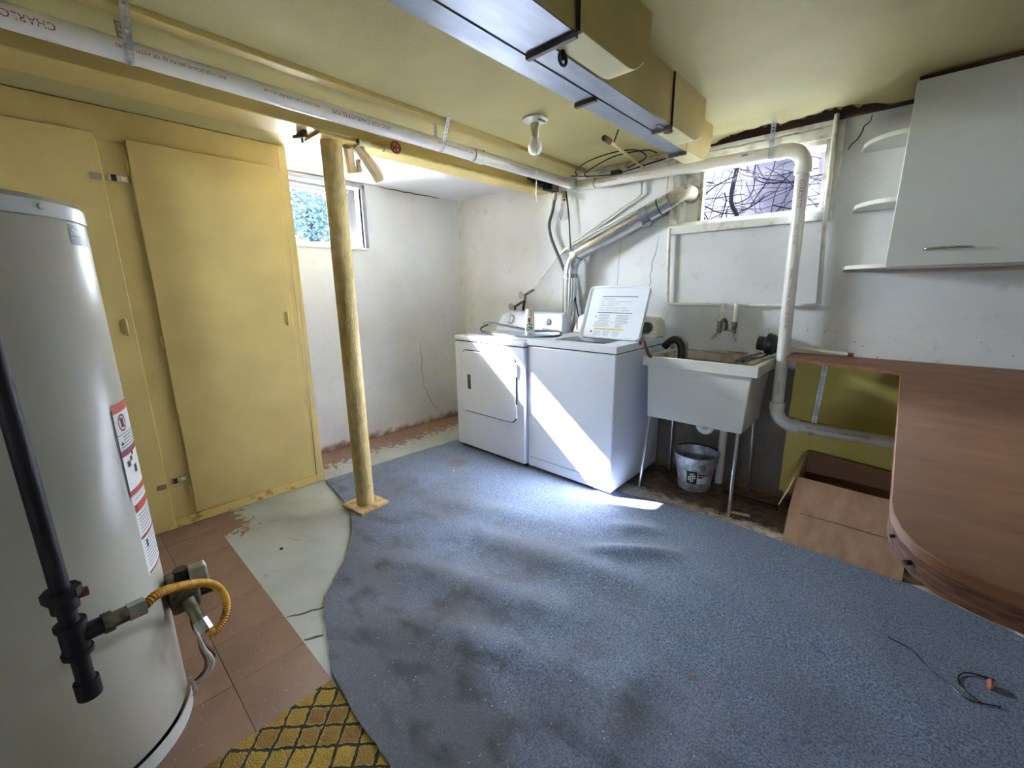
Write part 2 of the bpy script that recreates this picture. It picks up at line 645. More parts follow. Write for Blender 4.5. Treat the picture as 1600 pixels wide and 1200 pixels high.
def arc(c, u, v, r, a0, a1, n=10):
    c, u, v = Vector(c), Vector(u), Vector(v)
    return [c + (u * math.cos(a0 + (a1 - a0) * k / n) + v * math.sin(a0 + (a1 - a0) * k / n)) * r for k in range(n + 1)]


def rrect(x0, x1, z0, z1, r, n=6):
    p = []
    for cx, cz, a in ((x1 - r, z1 - r, 0), (x0 + r, z1 - r, 90), (x0 + r, z0 + r, 180), (x1 - r, z0 + r, 270)):
        for k in range(n + 1):
            t = math.radians(a + 90 * k / n)
            p.append((cx + r * math.cos(t), cz + r * math.sin(t)))
    return p


def text_tris(s, size):
    cu = bpy.data.curves.new('txt', 'FONT')
    cu.body = s
    cu.size = size
    cu.resolution_u = 2
    o = bpy.data.objects.new('txt', cu)
    COL.objects.link(o)
    bpy.context.view_layer.update()
    me = bpy.data.meshes.new_from_object(o)
    vs = [tuple(v.co[:2]) for v in me.vertices]
    fs = [tuple(p.vertices) for p in me.polygons]
    bpy.data.objects.remove(o)
    bpy.data.meshes.remove(me)
    bpy.data.curves.remove(cu)
    return vs, fs


def text_obj(name, s, size, fn, m, parent):
    """fn maps a flat text point (u, v) to world space"""
    vs, fs = text_tris(s, size)
    b = B()
    bv = [b.bm.verts.new(fn(u, v)) for u, v in vs]
    for f in fs:
        try:
            b.bm.faces.new([bv[i] for i in f])
        except ValueError:
            pass
    bmesh.ops.remove_doubles(b.bm, verts=b.bm.verts, dist=1e-7)
    return b.obj(name, m, parent)


def strap(name, pts, width, side, parent=None, m='galv'):
    """perforated hanger strap: a ladder of quads that leaves a row of holes open"""
    pts = [Vector(p) for p in pts]
    side = Vector(side).normalized()
    b = B()
    pos = []
    for i in range(len(pts) - 1):
        L = (pts[i + 1] - pts[i]).length
        k = max(1, round(L / .016))
        for j in range(k):
            pos.append((pts[i].lerp(pts[i + 1], j / k), pts[i].lerp(pts[i + 1], (j + 1) / k)))
    h = width / 2
    g = width * .2
    for a, c in pos:
        e = (c - a)
        for s0, s1, t0, t1 in ((-h, -g, 0, 1), (g, h, 0, 1), (-g, g, 0, .28), (-g, g, .72, 1)):
            b.poly([a + e * t0 + side * s0, a + e * t0 + side * s1, a + e * t1 + side * s1, a + e * t1 + side * s0])
    o = b.obj(name, m, parent)
    sm = o.modifiers.new('thickness', 'SOLIDIFY')
    sm.thickness = .0015
    return o


def strip_line(b, pts, wdt, nrm):
    """thin flat crack polygon on a surface; pts already lie on it"""
    nrm = Vector(nrm)
    pts = [Vector(p) for p in pts]
    for i in range(len(pts) - 1):
        t = (pts[i + 1] - pts[i]).normalized()
        s = t.cross(nrm).normalized()
        w0 = wdt * (.35 + .65 * math.sin(PI * (i + .3) / len(pts)))
        w1 = wdt * (.35 + .65 * math.sin(PI * (i + 1.3) / len(pts)))
        b.poly([pts[i] - s * w0, pts[i] + s * w0, pts[i + 1] + s * w1, pts[i + 1] - s * w1])


# ------------------------------------------------------------------ room shell
H = 2.09
struct(B().box(-.25, 5.65, -7.0, .25, -.12, 0).obj('floor', 'floor'),
       'grey green painted concrete basement floor with worn edges', 'floor')

b = B()
b.box(-.25, 0, -7.0, -1.85, -.12, 2.4).box(-.25, 0, -1.03, .25, -.12, 2.4)
b.box(-.25, 0, -1.85, -1.03, -.12, 1.595).box(-.25, 0, -1.85, -1.03, 2.05, 2.4)
wl = struct(b.obj('wall_left', 'white_wall'), 'white painted concrete wall with the overexposed small window', 'wall')

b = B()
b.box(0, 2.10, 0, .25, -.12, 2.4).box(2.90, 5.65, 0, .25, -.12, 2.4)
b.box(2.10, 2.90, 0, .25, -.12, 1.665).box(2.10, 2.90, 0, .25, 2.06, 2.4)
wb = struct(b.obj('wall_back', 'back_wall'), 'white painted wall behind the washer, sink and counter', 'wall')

struct(B().box(5.4, 5.65, -7.0, 0, -.12, 2.4).obj('wall_right', 'white_wall'), 'white wall to the right of the counter', 'wall')
b = B()
b.box(-.25, 3.67, -7.25, -7.0, -.12, 2.4).box(4.33, 5.65, -7.25, -7.0, -.12, 2.4)
b.box(3.67, 4.33, -7.25, -7.0, -.12, 1.64).box(3.67, 4.33, -7.25, -7.0, 1.93, 2.4)
struct(b.obj('wall_rear', 'white_wall'), 'white wall behind the camera', 'wall')

# ceiling: yellow main part with a torn edge above the back window, white part in the alcove
jag = [(2.30, 0.0), (2.36, -.075), (2.404, -.10), (2.43, -.12), (2.47, -.118), (2.51, -.14), (2.55, -.128), (2.585, -.15), (2.62, -.155),
       (2.655, -.15), (2.67, -.10), (2.71, -.125), (2.75, -.118), (2.79, -.14), (2.83, -.135), (2.86, -.168), (2.90, -.172),
       (2.93, -.15), (2.96, -.152), (3.0, -.115), (3.04, -.10), (3.08, -.05), (3.12, -.03), (3.17, 0.0)]
poly = [(1.0, -7.0), (5.4, -7.0), (5.4, 0.0)] + jag[::-1] + [(1.0, 0.0)]
struct(B().prism(poly, H, H + .014).obj('ceiling', 'yellow_ceiling'), 'yellow painted plasterboard ceiling with a torn edge', 'ceiling')
struct(B().box(0, 1.0, -7.0, -1.76, H, H + .014).obj('ceiling_closet', 'yellow_ceiling'), 'yellow ceiling strip above the cupboard', 'ceiling')
struct(B().box(0, 1.0, -1.76, 0, H, H + .014).obj('ceiling_alcove', 'white_ceiling'), 'white ceiling of the window alcove', 'ceiling')
struct(B().box(-.25, 5.65, -7.25, .25, 2.4, 5.2).obj('ceiling_floor_above', 'dark_wood'), 'dark boards above the ceiling, raised storey-high and unseen to shade the yard', 'ceiling')  # box raised storey-high, out of view, to shade the ground behind the house
# dark timber seen through the torn ceiling edge
struct(B().box(2.2, 3.3, -.03, -.002, H - .012, 2.4).obj('trim_1', 'dark_wood'), 'dark rim joist inside the torn ceiling gap', 'timber')
struct(B().box(2.2, 3.3, -.45, -.41, H + .016, 2.4).obj('trim_2', 'dark_wood'), 'dark joist behind the torn ceiling gap', 'timber')
b = B()
for (x, y), (x2, y2) in zip(jag[2:-1], jag[3:]):
    if random.random() < .6:
        k = random.uniform(.008, .02)
        b.poly([(x, y, H - .0015), (x2, y2, H - .0015), (x2 * .6 + x * .4, y2 + k, H - random.uniform(.0, .012))])
o = b.obj('torn_board_edge', 'torn_board')
o['kind'] = 'structure'
o.name = 'trim_3'

# cracks and marks on the walls (parts of the walls)
def wander(p0, p1, n, amp, axis):
    p0, p1 = Vector(p0), Vector(p1)
    out = []
    for i in range(n + 1):
        p = p0.lerp(p1, i / n)
        if 0 < i < n:
            p[axis] += random.uniform(-amp, amp)
            if abs(p0.z - p1.z) > 1e-6 or p0.z > .1:
                p.z += random.uniform(-amp, amp) * .5
        out.append(p)
    return out


for pts, wd in ((wander((2.0, -.001, 1.60), (1.93, -.001, 1.22), 9, .018, 0), .0022),
                (wander((2.12, -.001, 1.15), (2.05, -.001, .98), 4, .006, 0), .001),
                (wander((1.72, -.001, 1.62), (1.70, -.001, 1.20), 6, .003, 0), .0016),
                (wander((3.03, -.001, 2.07), (2.955, -.001, 1.93), 6, .012, 0), .004),
                (wander((1.30, -.001, .95), (1.46, -.001, 1.3), 5, .02, 0), .0008)):
    b = B()
    strip_line(b, pts, wd, (0, -1, 0))
    b.obj('crack', 'crack', wb)
for pts, wd in ((wander((.001, -.55, .80), (.001, -.55, .40), 9, .014, 1), .0022),
                (wander((.001, -.55, .40), (.001, -.40, .12), 8, .014, 1), .0028),
                (wander((.001, -.86, 2.083), (.001, -.25, 2.084), 16, .008, 1), .005),
                (wander((.001, -1.6, 2.084), (.001, -1.0, 2.083), 10, .006, 1), .0025)):
    b = B()
    strip_line(b, pts, wd, (1, 0, 0))
    b.obj('crack', 'crack', wl)
struct(B().box(0, .012, -.03, -.001, .02, H).obj('trim_4', 'white_trim'), 'narrow painted strip in the wall corner', 'trim')

# ------------------------------------------------------------------ left window (window_1)
W1 = B()
W1.box(-.16, -.10, -1.85, -1.82, 1.597, 2.05).box(-.16, -.10, -1.09, -1.03, 1.597, 2.05)
W1.box(-.16, -.10, -1.82, -1.09, 1.597, 1.635).box(-.16, -.10, -1.82, -1.09, 2.005, 2.05)
win1 = struct(W1.obj('window_1', 'frame_grey', bevel=.004), 'small white framed basement window in the alcove', 'window')
B().box(-.135, -.131, -1.82, -1.09, 1.635, 2.005).obj('pane', 'glass', win1)
B().box(-.10, -.075, -1.115, -1.095, 1.635, 2.005).obj('sash_stop', 'frame_grey', win1)
B().box(-.03, .018, -1.03, -1.0, 1.6, 2.07).obj('casing', 'frame_grey', win1, bevel=.003)
B().box(-.03, .018, -1.77, -1.0, 2.045, 2.07).obj('casing', 'frame_grey', win1, bevel=.003)
B().box(-.10, .012, -1.849, -.995, 1.582, 1.603).obj('window_sill', 'white_trim', win1, bevel=.004)
B().box(-.095, -.085, -1.82, -1.09, 2.015, 2.03).obj('sash_rail', 'white_trim', win1)

# ------------------------------------------------------------------ back window (window_2)
W2 = B()
W2.box(2.10, 2.125, .0, .14, 1.665, 2.06).box(2.865, 2.90, .0, .14, 1.665, 2.06)
W2.box(2.125, 2.865, .0, .14, 1.975, 2.06).box(2.125, 2.865, .05, .14, 1.665, 1.68)
win2 = struct(W2.obj('window_2', 'old_trim', bevel=.004), 'peeling white window above the sink with a boarded left end', 'window')
B().box(2.232, 2.865, .108, .112, 1.68, 1.975).obj('pane', 'glass', win2)
B().box(2.21, 2.232, .085, .13, 1.68, 1.975).obj('mullion', 'stained_pipe', win2)
B().box(2.125, 2.21, .095, .115, 1.68, 1.975).obj('blank_panel', 'old_trim', win2)
B().hexa([(2.07, -.035, 1.60), (2.93, -.035, 1.60), (2.93, .0, 1.60), (2.07, .0, 1.60)],
         [(2.07, -.03, 1.645), (2.93, -.03, 1.645), (2.93, .0, 1.668), (2.07, .0, 1.668)]).obj('window_sill', 'old_trim', win2, bevel=.004)
B().box(2.09, 2.91, 0, .10, 1.655, 1.667).obj('sill_board', 'old_trim', win2)
B().box(2.88, 2.935, -.02, 0, 1.66, 2.07).obj('casing', 'old_trim', win2, bevel=.003)
B().box(2.065, 2.12, -.02, 0, 1.66, 2.06).obj('casing', 'old_trim', win2, bevel=.003)
B().box(2.065, 2.935, -.022, 0, 2.0, 2.055).obj('casing', 'old_trim', win2, bevel=.003)
B().box(2.2, 2.9, -.03, 0, 2.056, 2.078).obj('casing_cap', 'old_trim', win2, bevel=.003)
b = B()
strip_line(b, wander((2.26, -.0225, 2.052), (2.84, -.0225, 2.05), 14, .004, 0), .005, (0, -1, 0))
b.obj('peeled_paint', 'stained_pipe', win2)

# unseen window added in the rear wall for fill light
b = B()
b.box(3.67, 3.7, -7.15, -7.09, 1.64, 1.93).box(4.3, 4.33, -7.15, -7.09, 1.64, 1.93)
b.box(3.7, 4.3, -7.15, -7.09, 1.64, 1.67).box(3.7, 4.3, -7.15, -7.09, 1.90, 1.93)
o = struct(b.obj('fill_window', 'white_trim'), 'unseen white framed window added in the rear wall to let in fill light', 'window')
B().box(3.7, 4.3, -7.122, -7.118, 1.67, 1.90).obj('pane', 'glass', o)

# ------------------------------------------------------------------ outdoors
gl = B().box(-30, -.25, -30, 30, 1.40, 1.52).box(-.25, 40, .25, 30, 1.40, 1.52)
gl.box(-.25, 40, -30, -7.25, 1.40, 1.48)
struct(gl.obj('ground_outside', 'ground'), 'pale ground outside the basement windows', 'ground')


def tree(name, label, x, y, z, r, h, n, lm):
    t = thing(name, label, 'tree', (x, y, z), 'trees outside the windows')
    B().tube(spline([(x, y, z - .05), (x + .05, y + .04, z + h * .5), (x - .04, y, z + h)], 5), [.14] * 5 + [.1] * 6, 8).obj('trunk', 'trunk', t, smooth=60)
    b = B()
    for _ in range(n):
        while True:
            v = Vector((random.uniform(-1, 1), random.uniform(-1, 1), random.uniform(-1, 1)))
            if v.length < 1:
                break
        p = Vector((x, y, z + h)) + Vector((v.x * r, v.y * r, v.z * r * .8))
        u = Vector((random.uniform(-1, 1), random.uniform(-1, 1), random.uniform(-1, 1))).normalized()
        q = u.orthogonal().normalized()
        s = random.uniform(.03, .065)
        b.poly([p - u * s, p + q * s * .5, p + u * s, p - q * s * .5])
    o = b.obj('foliage', lm, t)
    o['kind'] = 'stuff'


tree('garden_tree', 'pale green tree washed out by light in the alcove window, left of the post', -6.5, 1.35, 1.5, .75, 1.35, 2200, 'leaf')
tree('garden_tree', 'pale green tree in the alcove window, mostly hidden by the post', -8.6, 2.9, 1.5, .8, 1.7, 1800, 'leaf')


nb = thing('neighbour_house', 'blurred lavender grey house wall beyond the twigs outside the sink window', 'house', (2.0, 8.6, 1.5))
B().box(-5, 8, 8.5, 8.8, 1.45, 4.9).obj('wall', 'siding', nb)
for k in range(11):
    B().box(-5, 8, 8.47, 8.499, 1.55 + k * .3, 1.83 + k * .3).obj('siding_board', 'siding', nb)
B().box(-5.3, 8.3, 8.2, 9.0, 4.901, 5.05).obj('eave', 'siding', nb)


def bare_trunk(x, y, r, label):
    t = B().tube(spline([(x, y, 1.45), (x + .06, y, 2.6), (x - .1, y + .1, 4.2)], 6), [r * 1.1] * 6 + [r] * 7, 10).obj('tree_trunk', 'trunk', smooth=60)
    tag(t, label, 'tree', 'bare trunks behind the sink window')


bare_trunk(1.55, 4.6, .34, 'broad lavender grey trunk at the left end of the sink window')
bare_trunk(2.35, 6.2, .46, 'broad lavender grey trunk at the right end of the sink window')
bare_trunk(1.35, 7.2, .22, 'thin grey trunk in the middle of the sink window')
vine = thing('bare_vine', 'tangle of leafless twigs hanging outside the window over the sink', 'vine', (2.45, .45, 1.5))
for i in range(120):
    x = random.uniform(1.7, 2.9)
    y = random.uniform(.34, .75)
    z = random.uniform(1.5, 2.3)
    p = Vector((x, y, z))
    d = Vector((random.uniform(-1, 1), random.uniform(-.15, .15), random.uniform(-.9, .7))).normalized()
    pts = [p.copy()]
    for k in range(7):
        d = (d + Vector((random.uniform(-.5, .5), random.uniform(-.15, .15), random.uniform(-.5, .45)))).normalized()
        p = p + d * random.uniform(.05, .13)
        p.y = min(max(p.y, .31), .95)
        pts.append(p.copy())
    r0 = random.choice((.0014, .0018, .0022, .003, .0042))
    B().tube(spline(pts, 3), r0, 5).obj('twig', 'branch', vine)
B().tube(spline([(2.30, .5, 1.5), (2.34, .48, 1.72), (2.28, .5, 1.9), (2.36, .52, 2.4)], 5), .014, 7).obj('stem', 'branch', vine)

# ------------------------------------------------------------------ beam, batten, post
struct(B().box(.95, 1.14, -7.0, -.001, 2.005, H + .02).obj('trim_5', 'yellow', bevel=.004), 'long yellow painted ceiling beam resting on the round post', 'beam')
struct(B().hexa([(1.475, -7.0, 2.068), (1.52, -7.0, 2.068), (1.475, -.10, 2.068), (1.43, -.10, 2.068)],
                [(1.475, -7.0, 2.095), (1.52, -7.0, 2.095), (1.475, -.10, 2.095), (1.43, -.10, 2.095)]).obj('trim_6', 'yellow', bevel=.003),
       'thin yellow batten running along the ceiling beside the white pipe', 'batten')

t = thing('support_post', 'round yellow painted steel post holding up the beam', 'post', (1.05, -1.75, 0))
B().cyl((1.05, -1.75, .025), (1.05, -1.75, 1.992), .051, 32).obj('column', 'post', t, smooth=50)
_b = B()
_c, _s = math.cos(.12), math.sin(.12)
def _rot(x, y, z):
    return (1.05 + x * _c - y * _s, -1.75 + x * _s + y * _c, z)
_b.hexa([_rot(-.10, -.095, .012), _rot(.10, -.095, .012), _rot(.10, .095, .012), _rot(-.10, .095, .012)],
        [_rot(-.10, -.095, .025), _rot(.10, -.095, .025), _rot(.10, .095, .025), _rot(-.10, .095, .025)])
_b.obj('base_plate', 'rusty_plate', t, bevel=.002)
B().box(.965, 1.135, -1.845, -1.655, 1.992, 2.0045).obj('top_plate', 'yellow_worn', t, bevel=.002)
t = thing('rusty_bracket', 'rusty brown bracket under the beam left of the post', 'bracket', (1.05, -1.90, 1.98))
B().box(1.02, 1.10, -1.905, -1.885, 1.985, 2.004).obj('plate', 'rust', t, bevel=.002)
B().hexa([(1.04, -1.93, 1.972), (1.10, -1.90, 1.972), (1.10, -1.885, 1.972), (1.04, -1.915, 1.972)],
         [(1.04, -1.93, 1.985), (1.10, -1.90, 1.985), (1.10, -1.885, 1.985), (1.04, -1.915, 1.985)]).obj('clip', 'rust', t)
B().cyl((1.06, -1.895, 1.955), (1.06, -1.895, 1.99), .006, 8).obj('bolt', 'rust', t)

# ------------------------------------------------------------------ cupboard on the left
FX = .49
t = thing('closet_cupboard', 'tall yellow built-in cupboard with two flat doors along the left wall', 'cupboard', (.25, -2.8, 0))
b = B()
b.box(.005, FX, -1.80, -1.752, .0, 2.087)                      # end panel
b.box(FX - .03, FX, -4.6, -1.80, 1.95, 2.087)                  # header
b.box(FX - .03, FX, -2.60, -2.45, .05, 1.95)                   # stile between the doors
b.box(FX - .03, FX, -4.6, -3.25, .05, 1.95)
b.box(FX - .03, FX, -4.6, -1.80, .0, .06)                      # plinth
b.box(FX - .03, FX, -1.86, -1.80, .05, 1.95)
b.box(.01, FX - .03, -4.6, -1.81, .02, .05)
b.obj('carcass', 'yellow', t, bevel=.003)
B().box(FX - .004, FX + .004, -2.60, -1.80, .003, .055).obj('kick_board', 'yellow_worn', t, bevel=.002)


def cdoor(y0, y1, z0, z1):
    return B().box(FX + .001, FX + .022, y0, y1, z0, z1).obj('door', 'yellow', t, bevel=.003)


d2 = cdoor(-2.472, -1.832, .068, 1.963)
d1 = cdoor(-3.22, -2.572, .035, 1.968)
for d, y in ((d2, -1.868), (d1, -2.602)):
    B().tube([(FX + .021, y, 1.145), (FX + .034, y, 1.14), (FX + .034, y, 1.075), (FX + .021, y, 1.07)], .006, 8).obj('handle', 'yellow', d, smooth=60)
for z in (1.84, 1.02, .20):
    B().cyl((FX + .010, -2.478, z - .03), (FX + .010, -2.478, z + .03), .006, 8).obj('hinge', 'yellow_worn', d2, smooth=60)
for z in (1.79, .278):
    dz = -.006 if z > 1 else -.012
    B().box(FX + .0225, FX + .027, -2.618, -2.578, z + dz - .014, z + dz + .014).obj('latch_plate', 'chrome', d1, bevel=.001)
    lb = B().box(FX + .001, FX + .012, -2.556, -2.486, z - .016, z + .014).obj('latch_body', 'chrome', t, bevel=.002)
    B().box(FX + .0125, FX + .02, -2.545, -2.528, z - .014, z + .012).obj('latch_bolt', 'black_matte', lb)
    B().box(FX + .0125, FX + .0165, -2.512, -2.492, z - .008, z + .006).obj('latch_thumb', 'cream_duct', lb)

# ------------------------------------------------------------------ floor coverings
carpet_edge = [(.53, -1.765), (.56, -1.3), (.60, -.72), (.66, -.50), (1.3, -.47), (2.0, -.50), (2.13, -.60), (2.4, -.55), (2.70, -.525), (2.98, -.54), (3.46, -.54),
               (3.77, -.65), (4.4, -.9), (4.7, -2.0), (4.7, -3.7), (3.1, -3.7), (2.95, -2.95), (2.75, -2.60), (2.42, -2.43), (2.2, -2.425), (2.03, -2.41),
               (1.86, -2.35), (1.74, -2.31), (1.65, -2.27), (1.55, -2.17), (1.44, -2.06), (1.25, -1.94), (1.05, -1.845), (.80, -1.80)]


def ridge(p, a, b2, wd, amp):
    a, b2 = Vector(a), Vector(b2)
    ab = b2 - a
    k = max(0, min(1, (p - a).dot(ab) / ab.length_squared))
    d = (p - (a + ab * k)).length
    return 1.7 * amp * math.exp(-(d / wd) ** 2) * math.sin(PI * (.12 + .76 * k))


RIDGES = [((1.7, -1.55), (2.75, -1.30), .10, .016), ((1.6, -1.95), (2.6, -1.62), .09, .014), ((2.0, -2.1), (2.75, -1.85), .08, .016),
          ((2.3, -1.25), (2.62, -1.02), .05, .020), ((2.28, -1.0), (2.48, -.86), .05, .014), ((2.6, -1.0), (3.1, -1.25), .10, .010),
          ((2.75, -1.5), (2.85, -2.05), .06, .016), ((2.4, -2.05), (2.75, -2.25), .06, .014), ((3.1, -1.0), (3.55, -1.3), .09, .010),
          ((1.4, -1.4), (2.1, -1.15), .09, .009), ((2.95, -1.7), (3.2, -2.2), .09, .012)]


def sheet(name, edge, centre, m, z0, rings, ridges, label, cat, rough=.004, step=.025):
    E = []
    n = len(edge)
    for i in range(n):
        a, c = Vector(edge[i]), Vector(edge[(i + 1) % n])
        k = max(1, int((c - a).length / step))
        for j in range(k):
            E.append(a.lerp(c, j / k) + Vector((random.uniform(-rough, rough), random.uniform(-rough, rough))))
    b = B()
    ctr = Vector(centre)
    rows = []
    for r in range(1, rings + 1):
        f = (r / rings) ** .85
        row = []
        for p in E:
            q = ctr.lerp(p, f)
            h = sum(ridge(q, *rd) for rd in ridges)
            h += .004 * noise.noise(Vector((q.x * 5, q.y * 5, 0))) if ridges else 0
            row.append(b.bm.verts.new((q.x, q.y, z0 + max(0, h))))
        rows.append(row)
    m_ = len(E)
    cv = b.bm.verts.new((ctr.x, ctr.y, z0 + max(0, sum(ridge(ctr, *rd) for rd in ridges))))
    for i in range(m_):
        j = (i + 1) % m_
        b.bm.faces.new((cv, rows[0][i], rows[0][j]))
        for r in range(rings - 1):
            b.bm.faces.new((rows[r][i], rows[r + 1][i], rows[r + 1][j], rows[r][j]))
    low = [b.bm.verts.new((v.co.x, v.co.y, z0 - .0055)) for v in rows[-1]]
    for i in range(m_):
        j = (i + 1) % m_
        b.bm.faces.new((rows[-1][i], low[i], low[j], rows[-1][j]))
    return tag(b.obj(name, m, smooth=50), label, cat)


sheet('blue_carpet', carpet_edge, (2.4, -1.45), 'carpet', .0115, 46, RIDGES,
      'large worn blue carpet with a curved left edge and wrinkles', 'carpet')
sheet('gold_rug', [(2.04, -2.42), (2.9, -2.42), (3.0, -2.9), (3.0, -3.6), (2.04, -3.6)], (2.5, -3.0), 'rug', .0058, 4, [],
      'gold patterned rug with dark diamond lines at the lower edge', 'rug', .003)

# nine inch brown tiles
tl = struct(B().box(.5, 2.04, -3.8, -2.416, .0002, .0012).obj('floor_tile_bed', 'seam'), 'dark joints of the brown tile floor patch', 'floor')
tl.name = 'floor_tile_patch'
ORG[tl.name] = Vector((0, 0, 0))
tb = B().box(-.1137, .1137, -.1132, .1132, 0, .004).obj('tile', 'tile')
tm = tb.data
bpy.data.objects.remove(tb)
y = -2.416
for j in range(6):
    for i in range(7):
        x1 = 2.046 - i * .2288
        x0 = x1 - .2288
        if x1 < .52:
            continue
        o = bpy.data.objects.new('tile', tm)
        COL.objects.link(o)
        o.parent = tl
        o.location = ((x0 + x1) / 2, y - .1142 - j * .2284, .0008 + random.uniform(0, .0007))
        o.rotation_euler = (0, 0, random.uniform(-.003, .003))
        if (x0 < .5):
            o.scale = (.88, 1, 1)
            o.location.x += .01

# cracks in the floor paint and chips
b = B()
strip_line(b, wander((1.63, -2.413, .0006), (1.69, -2.285, .0006), 6, .006, 0), .006, (0, 0, 1))
fl = bpy.data.objects['floor']
b.obj('crack', 'crack', fl)
b = B()
strip_line(b, wander((1.797, -2.411, .0006), (1.83, -2.352, .0006), 4, .004, 0), .007, (0, 0, 1))
b.obj('crack', 'crack', fl)
b = B()
strip_line(b, wander((1.03, -2.2, .0006), (1.13, -2.16, .0006), 3, .002, 0), .0012, (0, 0, 1))
b.obj('crack', 'crack', fl)

# white vinyl with a curved edge under the counter
ed = [(3.70, -.25), (3.69, -.46), (3.72, -.56), (3.78, -.66), (3.9, -.75), (4.4, -.8), (4.4, -.25)]
tag(B().prism(ed, .0005, .004).obj('vinyl_sheet', 'vinyl_white'), 'white vinyl sheet with a curved edge at the far right of the floor', 'vinyl sheet')
# pale plaster dust strip along the carpet's back edge
b = B()
pts = [(2.15, -.56), (2.45, -.50), (2.70, -.465), (3.0, -.485), (3.3, -.49), (3.5, -.49), (3.66, -.53), (3.75, -.62)]
for i in range(150):
    k = random.uniform(0, len(pts) - 1.001)
    a = Vector(pts[int(k)]).lerp(Vector(pts[int(k) + 1]), k % 1)
    x, y = a.x + random.gauss(0, .02), a.y + random.gauss(0, .02)
    s = random.uniform(.003, .011)
    b.poly([(x + s * math.cos(q) * random.uniform(.6, 1.2), y + s * math.sin(q) * random.uniform(.5, 1), random.uniform(.001, .003)) for q in (0, 1.3, 2.5, 3.8, 5)])
M['dust'] = mat('plaster_dust', (214, 204, 190), .95)
tag(b.obj('plaster_crumbs', 'dust'), 'pale plaster crumbs strewn along the back edge of the carpet', 'debris', kind='stuff')

# ------------------------------------------------------------------ ducts on the ceiling
def duct(name, label, x0, x1, y0, y1, ytop, zb, extra=None):
    """rectangular duct; its far end turns up with a rounded heel"""
    t = thing(name, label, 'duct', ((x0 + x1) / 2, (y0 + y1) / 2, zb))
    B().box(x0, x1, y0, y1, zb, H - .001).obj('trunk', 'duct_yellow', t, bevel=.002)
    B().box(x0 + .002, x1 - .002, y0 + .002, y1 - .004, zb - .0025, zb - .0002).obj('bottom_panel', 'duct_metal', t)
    return t


ZB = 1.90


def elbow(t, x0, x1, y0, yend, r):
    z0, z1 = ZB, H - .001
    prof = [(y0, z1), (y0, z0)]
    n = 10
    for k in range(n + 1):
        a = -PI / 2 + PI / 2 * k / n
        prof.append((yend - r + r * math.cos(a), z0 + r + r * math.sin(a)))
    prof.append((yend, z1))
    e = B().prism(prof, x0, x1, 'yz').obj('elbow', 'duct_yellow', t, smooth=30)
    cr = [(y0 + .006, z0 - .0014)]
    b = B()
    pr = [(y0 + .006, z0)] + [(yend - r + r * math.cos(-PI / 2 + PI / 2 * k / n), z0 + r + r * math.sin(-PI / 2 + PI / 2 * k / n)) for k in range(0, 6)]
    for (a, z), (a2, z2) in zip(pr, pr[1:]):
        b.hexa([(x0 - .002, a, z - .004), (x1 + .003, a, z - .004), (x1 + .003, a2, z2 - .004), (x0 - .002, a2, z2 - .004)],
               [(x0 - .002, a, z - .0008), (x1 + .003, a, z - .0008), (x1 + .003, a2, z2 - .0008), (x0 - .002, a2, z2 - .0008)])
    b.obj('heel_panel', 'cream_duct', e)


tA = duct('air_duct', 'narrow left sheet metal duct, the longest one on the ceiling', 2.325, 2.403, -7.0, -.665, 0, ZB)
elbow(tA, 2.322, 2.405, -.665, -.335, .15)
tB = duct('air_duct', 'wide sheet metal duct nearest the camera with a black wing nut', 2.407, 2.565, -7.0, -1.83, 0, ZB)
elbow(tB, 2.493, 2.575, -1.826, -1.44, .15)
tC = duct('air_duct', 'short middle sheet metal duct between the two other ducts', 2.407, 2.482, -1.826, -1.04, 0, ZB)
elbow(tC, 2.407, 2.486, -1.036, -.685, .13)
for tt, x0, x1, yy in ((tA, 2.322, 2.406, -1.475), (tA, 2.322, 2.406, -.668), (tB, 2.405, 2.568, -1.833), (tC, 2.405, 2.486, -1.038)):
    B().box(x0, x1, yy - .008, yy + .008, ZB - .016, ZB - .001).obj('cleat', 'cleat', tt, bevel=.002)
B().box(2.569, 2.574, -1.838, -1.826, ZB, H - .002).obj('seam', 'seam', tB)
B().box(2.4825, 2.488, -1.042, -1.034, ZB, H - .002).obj('seam', 'seam', tC)
B().box(2.403, 2.4072, -7.0, -.80, ZB - .002, ZB + .02).obj('seam', 'seam', tA)
w_ = B().cyl((2.495, -1.79, ZB - .004), (2.495, -1.79, ZB - .03), .005, 8)
w_.obj('bolt', 'black', tB, smooth=60)
B().tube(arc((2.495, -1.79, ZB - .024), (0, 1, 0), (0, 0, 1), .016, 0, 2 * PI, 14), .0045, 6).obj('wing_nut', 'black', tB, smooth=60)
B().box(2.445, 2.46, -1.09, -1.03, ZB - .007, ZB - .003).obj('tab', 'steel', tC)
B().lathe((2.455, -1.0, ZB - .012), [(.0, 0), (.016, 0), (.02, .006), (.014, .010)], 12).obj('knob', 'rust', tC, smooth=40)

